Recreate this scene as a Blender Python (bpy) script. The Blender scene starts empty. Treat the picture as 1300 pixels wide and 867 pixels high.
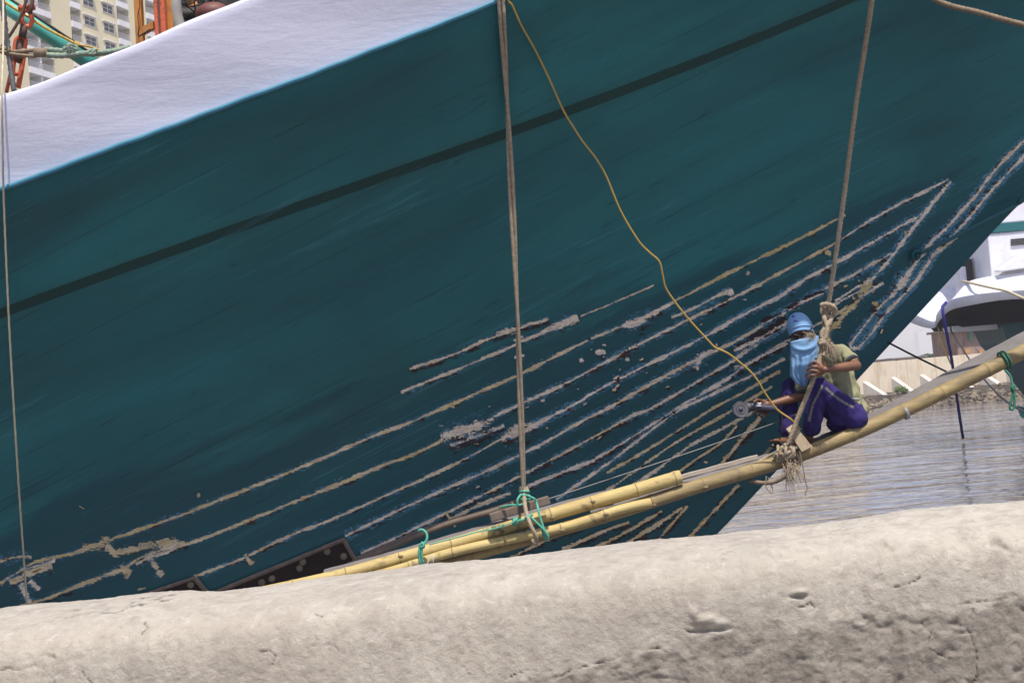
import bpy, bmesh, math, random
import numpy as np
from mathutils import Vector, Matrix
from mathutils.bvhtree import BVHTree
from mathutils import noise as mnoise
random.seed(7)
rng = np.random.RandomState(7)
R = math.radians
scene = bpy.context.scene
C = scene.collection

# ------------------------------------------------------------------ camera
FPX, CX, CY = 1800.0, 650.0, 433.5
EYE = Vector((0, 0, 3.0))
PITCH, ROLL = R(2.3), R(5.0)
_f = Vector((0, math.cos(PITCH), math.sin(PITCH)))
_r0 = Vector((1, 0, 0)); _u0 = Vector((0, -math.sin(PITCH), math.cos(PITCH)))
_r = _r0 * math.cos(ROLL) - _u0 * math.sin(ROLL)
_u = _r0 * math.sin(ROLL) + _u0 * math.cos(ROLL)
cam = bpy.data.cameras.new('camera'); camo = bpy.data.objects.new('camera', cam); C.objects.link(camo)
camo.matrix_world = Matrix(((_r.x, _u.x, -_f.x, EYE.x), (_r.y, _u.y, -_f.y, EYE.y), (_r.z, _u.z, -_f.z, EYE.z), (0, 0, 0, 1)))
cam.sensor_width = 36.0; cam.lens = 36.0 * FPX / 1300.0
cam.clip_start = 0.1; cam.clip_end = 20000
scene.camera = camo

# ------------------------------------------------------------------ light
SUN_EL, SUN_AZ = R(66), R(160)          # azimuth clockwise from +Y
world = bpy.data.worlds.new('World'); scene.world = world; world.use_nodes = True
wn = world.node_tree; bg = wn.nodes['Background']
sky = wn.nodes.new('ShaderNodeTexSky'); sky.sky_type = 'NISHITA'; sky.sun_disc = False
sky.sun_elevation = SUN_EL; sky.sun_rotation = SUN_AZ; sky.air_density = 1.0; sky.dust_density = 2.5; sky.ozone_density = 1.5
tint = wn.nodes.new('ShaderNodeMix'); tint.data_type = 'RGBA'; tint.blend_type = 'MULTIPLY'; tint.inputs[0].default_value = 1; tint.inputs[7].default_value = (1.0, .955, 1.07, 1)
wn.links.new(sky.outputs[0], tint.inputs[6]); wn.links.new(tint.outputs[2], bg.inputs[0]); bg.inputs[1].default_value = 0.128
sl = bpy.data.lights.new('sun', 'SUN'); sl.energy = 4.3; sl.angle = R(0.5); sl.color = (1.0, 0.95, 0.87)
so = bpy.data.objects.new('sun', sl); C.objects.link(so)
sd = Vector((math.sin(SUN_AZ) * math.cos(SUN_EL), math.cos(SUN_AZ) * math.cos(SUN_EL), math.sin(SUN_EL)))
so.rotation_euler = (-sd).to_track_quat('-Z', 'Y').to_euler(); so.location = (10, -10, 40)
scene.view_settings.view_transform = 'Standard'; scene.view_settings.look = 'None'
scene.view_settings.exposure = 0.35; scene.view_settings.gamma = 1.0
scene.view_settings.use_curve_mapping = False
scene.cycles.max_bounces = 6; scene.cycles.volume_bounces = 2
scene.cycles.transparent_max_bounces = 16

# ------------------------------------------------------------------ picture-to-place helpers (measuring only)
def ray(x, y):
    return _f + _r * ((x - CX) / FPX) + _u * ((CY - y) / FPX)
def P(x, y, Y):
    d = ray(x, y); return EYE + d * (Y / d.y)
def rays_np(xy):
    xy = np.asarray(xy, float)
    d = np.array(_f)[None] + np.array(_r)[None] * ((xy[:, :1] - CX) / FPX) + np.array(_u)[None] * ((CY - xy[:, 1:2]) / FPX)
    return d / d[:, 1:2]
def catmull(pts, n=8):
    pts = [Vector(p) for p in pts]
    if len(pts) < 3:
        return [pts[0].lerp(pts[-1], i / n) for i in range(n + 1)]
    out = []
    for i in range(len(pts) - 1):
        p0 = pts[max(i - 1, 0)]; p1 = pts[i]; p2 = pts[i + 1]; p3 = pts[min(i + 2, len(pts) - 1)]
        for k in range(n):
            t = k / n
            out.append(0.5 * ((2 * p1) + (p2 - p0) * t + (2 * p0 - 5 * p1 + 4 * p2 - p3) * t * t + (3 * p1 - p0 - 3 * p2 + p3) * t ** 3))
    out.append(pts[-1]); return out
def resample(pts, step):
    out = [pts[0]]; acc = 0
    for a, b in zip(pts[:-1], pts[1:]):
        L = (b - a).length
        if L < 1e-9: continue
        d = step - acc
        while d <= L:
            out.append(a.lerp(b, d / L)); d += step
        acc = L - (d - step)
    if (out[-1] - pts[-1]).length > step * .3: out.append(pts[-1])
    return out

# numpy value noise
_perm = rng.permutation(512)
_val = rng.rand(512)
def vnoise(x, y, seed=0):
    xi = np.floor(x).astype(int); yi = np.floor(y).astype(int)
    fx = x - xi; fy = y - yi
    fx = fx * fx * (3 - 2 * fx); fy = fy * fy * (3 - 2 * fy)
    def h(a, b): return _val[_perm[(_perm[(a + seed * 31) & 511] + b) & 511]]
    return ((h(xi, yi) * (1 - fx) + h(xi + 1, yi) * fx) * (1 - fy) + (h(xi, yi + 1) * (1 - fx) + h(xi + 1, yi + 1) * fx) * fy) * 2 - 1
def fbm(x, y, o=4, seed=0):
    s = 0; a = 1; t = 0
    for k in range(o):
        s = s + a * vnoise(x * 2 ** k, y * 2 ** k, seed + k); t += a; a *= .5
    return s / t

# ------------------------------------------------------------------ object helpers
def tag(o, label=None, cat=None, group=None, kind=None):
    if label: o['label'] = label
    if cat: o['category'] = cat
    if group: o['group'] = group
    if kind: o['kind'] = kind
    return o
def empty(name, loc, label=None, cat=None, group=None):
    o = bpy.data.objects.new(name, None); C.objects.link(o); o.location = loc; o.empty_display_size = .1
    return tag(o, label, cat, group)
bpy.context.view_layer.update()
class MB:
    def __init__(s): s.v = []; s.f = []; s.m = []; s.uv = {}; s.smooth = True
    def add(s, vs, fs, m=0):
        n = len(s.v); s.v += [tuple(v) for v in vs]
        s.f += [tuple(i + n for i in f) for f in fs]; s.m += [m] * len(fs)
    def box(s, c, sz, m=0, rot=None):
        hx, hy, hz = sz[0] / 2, sz[1] / 2, sz[2] / 2
        vs = [Vector((a * hx, b * hy, d * hz)) for a in (-1, 1) for b in (-1, 1) for d in (-1, 1)]
        if rot is not None: vs = [rot @ v for v in vs]
        c = Vector(c)
        s.add([v + c for v in vs], [(0, 1, 3, 2), (4, 6, 7, 5), (0, 4, 5, 1), (2, 3, 7, 6), (0, 2, 6, 4), (1, 5, 7, 3)], m)
    def hexa(s, q, d, m=0):          # a quad and an extrusion vector
        q = [Vector(p) for p in q]; d = Vector(d)
        n = len(q)
        s.add(q + [p + d for p in q], [tuple(range(n - 1, -1, -1)), tuple(range(n, 2 * n))] + [(i, (i + 1) % n, n + (i + 1) % n, n + i) for i in range(n)], m)
    def tube(s, pts, r, sides=8, lobes=0, pitch=.1, depth=.16, m=0, cap=True):
        pts = [Vector(p) for p in pts]; n = len(pts)
        if n < 2: return
        rr = r if hasattr(r, '__len__') else [r] * n
        t = (pts[1] - pts[0]).normalized()
        up = Vector((0, 0, 1)) if abs(t.z) < .9 else Vector((1, 0, 0))
        a = t.cross(up).normalized(); L = 0; vs = []
        for i in range(n):
            t2 = (pts[min(i + 1, n - 1)] - pts[max(i - 1, 0)])
            t2 = t2.normalized() if t2.length > 1e-9 else t
            a = (a - t2 * a.dot(t2)); a = a.normalized() if a.length > 1e-6 else t2.orthogonal().normalized()
            b = t2.cross(a); t = t2
            if i: L += (pts[i] - pts[i - 1]).length
            for k in range(sides):
                th = 2 * math.pi * k / sides
                q = rr[i] * (1 + (depth * (abs(math.cos(lobes * .5 * (th - 2 * math.pi * L / pitch))) * 2 - 1) if lobes else 0))
                vs.append(pts[i] + a * (q * math.cos(th)) + b * (q * math.sin(th)))
        fs = [(i * sides + k, i * sides + (k + 1) % sides, (i + 1) * sides + (k + 1) % sides, (i + 1) * sides + k) for i in range(n - 1) for k in range(sides)]
        if cap: fs += [tuple(range(sides - 1, -1, -1)), tuple((n - 1) * sides + k for k in range(sides))]
        s.add(vs, fs, m)
    def ball(s, c, r, m=0, seg=14, rings=9, rot=None):
        c = Vector(c); r = Vector(r) if hasattr(r, '__len__') else Vector((r, r, r))
        vs = [Vector((0, 0, 1))] + [Vector((math.sin(math.pi * j / rings) * math.cos(2 * math.pi * k / seg), math.sin(math.pi * j / rings) * math.sin(2 * math.pi * k / seg), math.cos(math.pi * j / rings))) for j in range(1, rings) for k in range(seg)] + [Vector((0, 0, -1))]
        vs = [Vector((v.x * r.x, v.y * r.y, v.z * r.z)) for v in vs]
        if rot is not None: vs = [rot @ v for v in vs]
        fs = [(0, 1 + k, 1 + (k + 1) % seg) for k in range(seg)]
        for j in range(rings - 2):
            for k in range(seg):
                a = 1 + j * seg; fs.append((a + k, a + seg + k, a + seg + (k + 1) % seg, a + (k + 1) % seg))
        a = 1 + (rings - 2) * seg; l = len(vs) - 1
        fs += [(l, a + (k + 1) % seg, a + k) for k in range(seg)]
        s.add([v + c for v in vs], fs, m)
    def capsule(s, p0, r0, p1, r1, seg=14, m=0):
        p0 = Vector(p0); p1 = Vector(p1); d = (p1 - p0); L = d.length; d = d.normalized() if L > 1e-6 else Vector((0, 0, 1))
        pts = []; rr = []
        for k in range(6):
            th = math.pi / 2 * k / 5; pts.append(p0 - d * (r0 * math.cos(th))); rr.append(max(r0 * math.sin(th), 1e-4))
        for k in range(6):
            th = math.pi / 2 * k / 5; pts.append(p1 + d * (r1 * math.sin(th))); rr.append(max(r1 * math.cos(th), 1e-4))
        s.tube(pts, rr, seg, m=m)
    def ring(s, c, n, R_, r, m=0, seg=28, sides=8, sx=1., sy=1., a0=0, a1=2 * math.pi):
        n = Vector(n).normalized(); a = n.orthogonal().normalized() if abs(n.z) > .9 else n.cross(Vector((0, 0, 1))).normalized(); b = n.cross(a)
        pts = [Vector(c) + a * (R_ * sx * math.cos(a0 + (a1 - a0) * k / seg)) + b * (R_ * sy * math.sin(a0 + (a1 - a0) * k / seg)) for k in range(seg + 1)]
        s.tube(pts, r, sides, m=m, cap=(a1 - a0) < 6.2)
    def build(s, name, mats, parent=None, smooth=True, bevel=0, sharp=None):
        me = bpy.data.meshes.new(name); me.from_pydata(s.v, [], s.f)
        if not isinstance(mats, (list, tuple)): mats = [mats]
        for m in mats: me.materials.append(m)
        me.polygons.foreach_set('material_index', s.m)
        if smooth: me.polygons.foreach_set('use_smooth', [True] * len(s.f))
        me.update()
        o = bpy.data.objects.new(name, me); C.objects.link(o)
        if smooth and sharp is not None: me.set_sharp_from_angle(angle=R(sharp))
        if bevel:
            bm = o.modifiers.new('b', 'BEVEL'); bm.width = bevel; bm.segments = 2; bm.limit_method = 'ANGLE'
        if parent:
            o.parent = parent; o.matrix_parent_inverse = Matrix.Translation(-Vector(parent.location))
        return o

# ------------------------------------------------------------------ materials
def newmat(name):
    m = bpy.data.materials.new(name); m.use_nodes = True
    return m, m.node_tree, m.node_tree.nodes['Principled BSDF']
def N(nt, t, **kw):
    n = nt.nodes.new(t)
    for k, v in kw.items():
        if k in n.inputs.keys() if hasattr(n.inputs, 'keys') else False: n.inputs[k].default_value = v
        else: setattr(n, k, v)
    return n
def coords(nt, space='Object', scale=(1, 1, 1), rot=(0, 0, 0)):
    tc = nt.nodes.new('ShaderNodeTexCoord'); mp = nt.nodes.new('ShaderNodeMapping')
    mp.inputs['Scale'].default_value = scale; mp.inputs['Rotation'].default_value = rot
    nt.links.new(tc.outputs[space], mp.inputs[0]); return mp.outputs[0]
def noise(nt, vec, scale, detail=4, rough=.55, dist=0):
    n = nt.nodes.new('ShaderNodeTexNoise'); n.inputs['Scale'].default_value = scale; n.inputs['Detail'].default_value = detail
    n.inputs['Roughness'].default_value = rough; n.inputs['Distortion'].default_value = dist
    nt.links.new(vec, n.inputs['Vector']); return n.outputs['Fac']
def ramp(nt, fac, stops):
    n = nt.nodes.new('ShaderNodeValToRGB'); e = n.color_ramp.elements
    while len(e) < len(stops): e.new(.5)
    for i, (p, c) in enumerate(stops):
        e[i].position = p; e[i].color = (c, c, c, 1) if not hasattr(c, '__len__') else (*c, 1)
    nt.links.new(fac, n.inputs[0]); return n.outputs[0]
def mixc(nt, fac, a, b, mode='MIX'):
    n = nt.nodes.new('ShaderNodeMix'); n.data_type = 'RGBA'; n.blend_type = mode
    for s, v in ((n.inputs[0], fac), (n.inputs[6], a), (n.inputs[7], b)):
        if isinstance(v, bpy.types.NodeSocket): nt.links.new(v, s)
        elif hasattr(v, '__len__'): s.default_value = (*v, 1)
        else: s.default_value = v if s.type == 'VALUE' else (v, v, v, 1)
    return n.outputs[2]
def mth(nt, op, a, b=None, clamp=False):
    n = nt.nodes.new('ShaderNodeMath'); n.operation = op; n.use_clamp = clamp
    for s, v in zip(n.inputs, (a, b)):
        if v is None: continue
        if isinstance(v, bpy.types.NodeSocket): nt.links.new(v, s)
        else: s.default_value = v
    return n.outputs[0]
def bump(nt, h, strength, dist, normal=None):
    b = nt.nodes.new('ShaderNodeBump'); b.inputs['Strength'].default_value = strength; b.inputs['Distance'].default_value = dist
    nt.links.new(h, b.inputs['Height'])
    if normal is not None: nt.links.new(normal, b.inputs['Normal'])
    return b.outputs[0]
def weathered(name, c1, c2, scale=6, rough=.7, bumps=.3, bdist=.004, stretch=(1, 1, 1), dirt=None, dirtamt=.5, metal=0, dscale=None):
    m, nt, b = newmat(name)
    v = coords(nt, 'Object', stretch)
    n1 = noise(nt, v, scale, 5, .6); n2 = noise(nt, v, scale * 6, 4, .6)
    col = mixc(nt, ramp(nt, n1, [(.3, 0.), (.7, 1.)]), c1, c2)
    if dirt is not None:
        n3 = noise(nt, v, dscale or scale * 1.7, 6, .7, .4)
        k = mth(nt, 'MULTIPLY', ramp(nt, n3, [(.5, 0.), (.66, 1.)]), dirtamt)
        col = mixc(nt, k, col, dirt)
    nt.links.new(col, b.inputs['Base Color']); b.inputs['Roughness'].default_value = rough; b.inputs['Metallic'].default_value = metal
    h = mth(nt, 'ADD', n1, mth(nt, 'MULTIPLY', n2, .5))
    nt.links.new(bump(nt, h, bumps, bdist), b.inputs['Normal'])
    return m

M = {}
M['rope'] = weathered('rope_fibre', (.30, .235, .15), (.44, .35, .24), 30, .95, .6, .002, dirt=(.12, .09, .06), dirtamt=.6)
M['rope_dark'] = weathered('dark_rope', (.16, .12, .08), (.27, .2, .13), 30, .95, .6, .002)
M['rope_thin'] = weathered('thin_line', (.42, .36, .22), (.52, .46, .32), 20, .9, .2, .001)
M['cord_yellow'] = weathered('yellow_cable', (.42, .27, .05), (.55, .36, .08), 8, .45, .1, .001)
M['green_cord'] = weathered('green_cord', (.05, .30, .20), (.12, .42, .30), 25, .7, .4, .001)
M['green_dark'] = weathered('dark_green_cord', (.02, .13, .08), (.03, .2, .12), 25, .7, .4, .001)
M['blue_rope'] = weathered('navy_rope', (.012, .012, .12), (.02, .02, .2), 25, .8, .4, .001)
M['black_rope'] = weathered('black_line', (.012, .012, .014), (.03, .03, .03), 25, .8, .4, .001)
M['orange'] = weathered('orange_paint', (.62, .12, .04), (.5, .1, .04), 12, .5, .3, .002, dirt=(.1, .035, .02), dirtamt=.8)
M['ochre'] = weathered('ochre_paint', (.50, .20, .03), (.42, .17, .03), 4, .6, .2, .002, dirt=(.12, .05, .02), dirtamt=.5)
M['turq'] = weathered('turquoise_paint', (.07, .36, .29), (.09, .42, .34), 3, .35, .1, .002, dirt=(.03, .14, .12), dirtamt=.4)
M['iron'] = weathered('rusty_iron', (.06, .04, .03), (.13, .06, .035), 20, .75, .5, .002)
M['steel'] = weathered('grey_steel', (.13, .13, .13), (.2, .19, .18), 20, .5, .3, .001, metal=.4)
M['rubber'] = weathered('black_rubber', (.012, .012, .012), (.03, .03, .03), 10, .7, .3, .002)
M['darkbox'] = weathered('dark_canvas', (.02, .017, .016), (.04, .03, .025), 3, .9, .4, .01)
M['maroon'] = weathered('maroon_paint', (.10, .03, .022), (.15, .045, .03), 6, .6, .2, .002)
M['grey_pvc'] = weathered('grey_tarp', (.22, .22, .2), (.34, .33, .3), 5, .7, .3, .004)
M['yellow_rope'] = weathered('yellow_rope', (.5, .33, .05), (.35, .22, .05), 25, .8, .4, .001)
M['bluegreen_rope'] = weathered('faded_green_rope', (.12, .22, .19), (.3, .33, .22), 30, .9, .5, .001)

# ------------------------------------------------------------------ our ship's hull surface
YC = 11.6
stem_px = [(1480, 90), (1400, 160), (1300, 250), (1254, 298), (1227, 329), (1145, 418), (1091, 476), (1030, 545), (967, 615), (920, 665), (900, 685), (850, 737), (790, 797)]
sp = [P(x, y, YC - .1) for x, y in stem_px]
sz = np.array([p.z for p in sp])[::-1]; sx = np.array([p.x for p in sp])[::-1]
def lininterp(z, zs, xs):
    z = np.asarray(z, float); r = np.interp(z, zs, xs)
    lo = (xs[1] - xs[0]) / (zs[1] - zs[0]); hi = (xs[-1] - xs[-3]) / (zs[-1] - zs[-3])
    return r + np.where(z < zs[0], (z - zs[0]) * lo, 0) + np.where(z > zs[-1], (z - zs[-1]) * hi, 0)
def Xs(z): return lininterp(z, sz, sx)
def b0(X, Z):
    t = np.maximum(Xs(Z) - X, 0)
    te = 14 * np.tanh(t / 14)
    b = .10 + .2 * te * (.40 + .29 * np.maximum(Z, -.6))
    wv = .010 * np.sin(2.1 * X + 1.3 * Z) * np.sin(1.1 * Z - .4 * X + 1) + .006 * np.sin(5.3 * (Z - .4 * X) + .7 * np.sin(X))
    wv = wv + .003 * np.sin(17 * (Z - .41 * X) + 1.5 * np.sin(.9 * X))
    return b + wv * np.clip(t, 0, 1)
def hit(xy, bf):
    d = rays_np(xy); n = len(d)
    Ys = np.linspace(7, YC + .2, 60)
    lo = np.full(n, 7.0); hi = np.full(n, YC + .2); found = np.zeros(n, bool)
    for k in range(len(Ys) - 1):
        p = d * Ys[k + 1]
        g = Ys[k + 1] - (YC - bf(p[:, 0], p[:, 2] + 3))
        new = (~found) & (g >= 0); lo[new] = Ys[k]; hi[new] = Ys[k + 1]; found |= new
    for _ in range(22):
        mid = (lo + hi) / 2; p = d * mid[:, None]
        g = mid - (YC - bf(p[:, 0], p[:, 2] + 3))
        hi = np.where(g >= 0, mid, hi); lo = np.where(g >= 0, lo, mid)
    p = d * hi[:, None]; p[:, 2] += 3
    return p
def sheer(px):
    p = hit(px, b0); o = np.argsort(p[:, 0]); return p[o, 0], p[o, 2]
cap_px = [(5, 118), (50, 100), (100, 84), (125, 75), (150, 64), (195, 44), (245, 23), (285, 6), (330, -13), (420, -47)]
rub_px = [(0, 243), (85, 212), (160, 184), (240, 155), (325, 125), (400, 95), (480, 63), (565, 30), (640, 1), (720, -30)]
wale_px = [(-60, 427), (0, 405), (60, 384), (200, 332), (300, 297), (415, 257), (565, 201), (640, 176), (720, 150), (850, 100), (975, 50), (1085, 2)]
rubX, rubZ = sheer(rub_px); walX, walZ = sheer(wale_px)
def smoothfit(Xa, Za, deg=2):
    c = np.polyfit(Xa, Za, deg); x0, x1 = Xa[0] - .8, Xa[-1] + .8
    s0 = np.polyval(np.polyder(c), x0); s1 = np.polyval(np.polyder(c), x1)
    def f(X):
        X = np.asarray(X, float); Xc = np.clip(X, x0, x1); r = np.polyval(c, Xc)
        # aft of the bow the sheer flattens out
        dl = np.minimum(X - x0, 0); r = r + s0 * 6 * (np.exp(dl / 6) - 1)
        dr = np.maximum(X - x1, 0); return r + s1 * dr
    return f
zrub = smoothfit(rubX, rubZ)
def bbul(X, Z): return b0(X, zrub(X)) - .015 + .17 * (Z - zrub(X))
_p = hit(cap_px, bbul); _o = np.argsort(_p[:, 0]); capX, capZ = _p[_o, 0], _p[_o, 2]
zcap = smoothfit(capX, capZ); zwal = smoothfit(walX, walZ, 3)
def bfull(X, Z):
    b = b0(X, Z)
    zr = zrub(X); zw = zwal(X)
    up = 1 / (1 + np.exp(-(Z - zw) / .004))
    b = b + .055 * np.clip((Z - zw) / .05, 0, 1) * (Z < zr + .01)
    # belly of the rub strake just under the bulwark
    b = b + .035 * np.exp(-((Z - zr + .13) / .12) ** 2)
    return b
def hullpt(x, y, off=0.):
    return hullpts([(x, y)], off)[0]
def hullpts(xy, off=0.):
    p = hit(xy, bfull); e = .01
    X, Z = p[:, 0], p[:, 2]
    nx = -(bfull(X + e, Z) - bfull(X - e, Z)) / (2 * e); nz = -(bfull(X, Z + e) - bfull(X, Z - e)) / (2 * e)
    nrm = np.stack([nx, -np.ones_like(nx), nz], 1); nrm /= np.linalg.norm(nrm, axis=1)[:, None]
    return p + nrm * off
def hullY(x, y):
    return float(hit([(x, y)], bfull)[0, 1])
def pin(x, y, Y, gap=.05):
    return P(x, y, min(Y, hullY(x, y) - gap))

# ------------------------------------------------------------------ hull materials
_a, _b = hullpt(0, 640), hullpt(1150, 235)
LOW_K = float((_b[2] - _a[2]) / (_b[0] - _a[0])); LOW_C = float(_a[2] - LOW_K * _a[0])      # sheer of the darker, bluer zone low on the bow
def hull_paint(name, ca, cb, cc, rough=.38):
    m, nt, b = newmat(name)
    # planks run along x rising with a slope: shear the coordinates
    tc = nt.nodes.new('ShaderNodeTexCoord'); sep = nt.nodes.new('ShaderNodeSeparateXYZ'); nt.links.new(tc.outputs['Object'], sep.inputs[0])
    vv = mth(nt, 'SUBTRACT', sep.outputs['Z'], mth(nt, 'MULTIPLY', sep.outputs['X'], .40))
    cmb = nt.nodes.new('ShaderNodeCombineXYZ')
    nt.links.new(sep.outputs['X'], cmb.inputs[0]); nt.links.new(vv, cmb.inputs[2])
    def sc(v, s):
        mp = nt.nodes.new('ShaderNodeMapping'); mp.inputs['Scale'].default_value = s; nt.links.new(v, mp.inputs[0]); return mp.outputs[0]
    big = noise(nt, sc(cmb.outputs[0], (.30, .3, 1.0)), 1.3, 5, .5, .4)
    st = noise(nt, sc(cmb.outputs[0], (.8, 1, 7)), 1.0, 6, .62, .25)
    fine = noise(nt, sc(cmb.outputs[0], (4, 4, 30)), 1.2, 5, .65)
    big2 = noise(nt, sc(cmb.outputs[0], (.22, 1, .9)), 1.7, 6, .6, .8)
    col = mixc(nt, ramp(nt, big, [(.40, 0.), (.62, 1.)]), ca, cb)
    col = mixc(nt, mth(nt, 'MULTIPLY', ramp(nt, big2, [(.46, 0.), (.54, 1.)]), .35), col, cb)
    col = mixc(nt, mth(nt, 'MULTIPLY', ramp(nt, st, [(.42, 0.), (.62, 1.)]), .5), col, cc)
    # the lower planks turn darker and bluer; noise makes the edge uneven
    lo = mth(nt, 'SUBTRACT', mth(nt, 'ADD', mth(nt, 'MULTIPLY', sep.outputs['X'], LOW_K), LOW_C), sep.outputs['Z'])
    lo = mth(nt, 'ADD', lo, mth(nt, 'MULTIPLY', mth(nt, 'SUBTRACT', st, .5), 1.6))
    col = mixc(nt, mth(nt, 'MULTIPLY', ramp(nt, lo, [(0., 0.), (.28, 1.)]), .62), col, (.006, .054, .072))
    # thin scratchy streaks of paler chalk
    k = noise(nt, sc(cmb.outputs[0], (1.2, 1, 26)), 1.0, 8, .7, .5)
    col = mixc(nt, mth(nt, 'MULTIPLY', ramp(nt, k, [(.62, 0.), (.69, 1.)]), .35), col, (.05, .17, .23))
    k2 = noise(nt, sc(cmb.outputs[0], (2.2, 1, 20)), 1.3, 8, .7, .8)
    col = mixc(nt, mth(nt, 'MULTIPLY', ramp(nt, k2, [(.60, 0.), (.68, 1.)]), .6), col, (.006, .034, .042))
    nt.links.new(col, b.inputs['Base Color'])
    b.inputs['Specular IOR Level'].default_value = .32
    rg = mth(nt, 'ADD', rough - .06, mth(nt, 'MULTIPLY', st, .25)); nt.links.new(rg, b.inputs['Roughness'])
    h = mth(nt, 'ADD', mth(nt, 'MULTIPLY', st, 1.), mth(nt, 'MULTIPLY', fine, .18))
    h = mth(nt, 'ADD', h, mth(nt, 'MULTIPLY', k, .5))
    # plank seams that still show through the paint
    fr = mth(nt, 'FRACT', mth(nt, 'MULTIPLY', vv, 3.6)); sm = mth(nt, 'ABSOLUTE', mth(nt, 'SUBTRACT', fr, .5))
    groove = ramp(nt, sm, [(0., 0.), (.03, 1.)])
    gk = mth(nt, 'MULTIPLY', mth(nt, 'SUBTRACT', 1., groove), ramp(nt, noise(nt, sc(cmb.outputs[0], (1, 1, 1)), 1.9, 4, .6), [(.45, 0.), (.6, .45)]))
    ln = noise(nt, sc(cmb.outputs[0], (.5, 1, 14)), 1.1, 7, .68, .7); lk = noise(nt, sc(cmb.outputs[0], (.35, 1, 1.3)), 1.8, 4, .6)
    col = mixc(nt, mth(nt, 'MULTIPLY', ramp(nt, ln, [(.595, 0.), (.625, 1.), (.66, 0.)]), ramp(nt, lk, [(.45, 0.), (.6, .55)])), col, (.06, .24, .29))
    ck = noise(nt, sc(cmb.outputs[0], (7, 7, 22)), 1.5, 7, .75, .6)
    col = mixc(nt, mth(nt, 'MULTIPLY', ramp(nt, ck, [(.66, 0.), (.69, 1.)]), ramp(nt, lk, [(.5, 0.), (.62, .8)])), col, (.012, .03, .032))
    col = mixc(nt, gk, col, (.004, .026, .034)); nt.links.new(col, b.inputs['Base Color'])
    h = mth(nt, 'ADD', h, mth(nt, 'MULTIPLY', groove, .22)); h = mth(nt, 'ADD', h, mth(nt, 'MULTIPLY', big2, 1.2))
    nt.links.new(bump(nt, h, .45, .016), b.inputs['Normal'])
    return m
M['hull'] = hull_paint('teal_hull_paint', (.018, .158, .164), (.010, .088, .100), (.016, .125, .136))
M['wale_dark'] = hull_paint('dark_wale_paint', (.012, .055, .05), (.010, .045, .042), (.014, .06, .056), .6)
def bulwark_paint():
    m, nt, b = newmat('white_bulwark_paint')
    v = coords(nt, 'Object', (1, 1, 1)); v2 = coords(nt, 'Object', (.6, 1, 2.4), (0, R(-18), 0))
    a = noise(nt, v, 1.3, 5, .6, .3); c = noise(nt, v2, 3.0, 7, .6, .25); d = noise(nt, v, 24, 4, .6)
    col = mixc(nt, ramp(nt, a, [(.35, 0.), (.7, 1.)]), (.56, .56, .66), (.52, .52, .61))
    col = mixc(nt, mth(nt, 'MULTIPLY', ramp(nt, c, [(.60, 0.), (.78, 1.)]), .35), col, (.44, .44, .51))
    nt.links.new(col, b.inputs['Base Color']); b.inputs['Roughness'].default_value = .5
    h = mth(nt, 'ADD', c, mth(nt, 'MULTIPLY', d, .16)); nt.links.new(bump(nt, h, .34, .02), b.inputs['Normal'])
    return m
M['white'] = bulwark_paint()
M['ledge'] = weathered('sunlit_edge_tint', (.035, .17, .25), (.06, .23, .32), 6, .45, .2, .003)
M['deckwood'] = weathered('deck_wood', (.2, .14, .09), (.3, .22, .15), 4, .8, .4, .003, (1, 8, 1))

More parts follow.
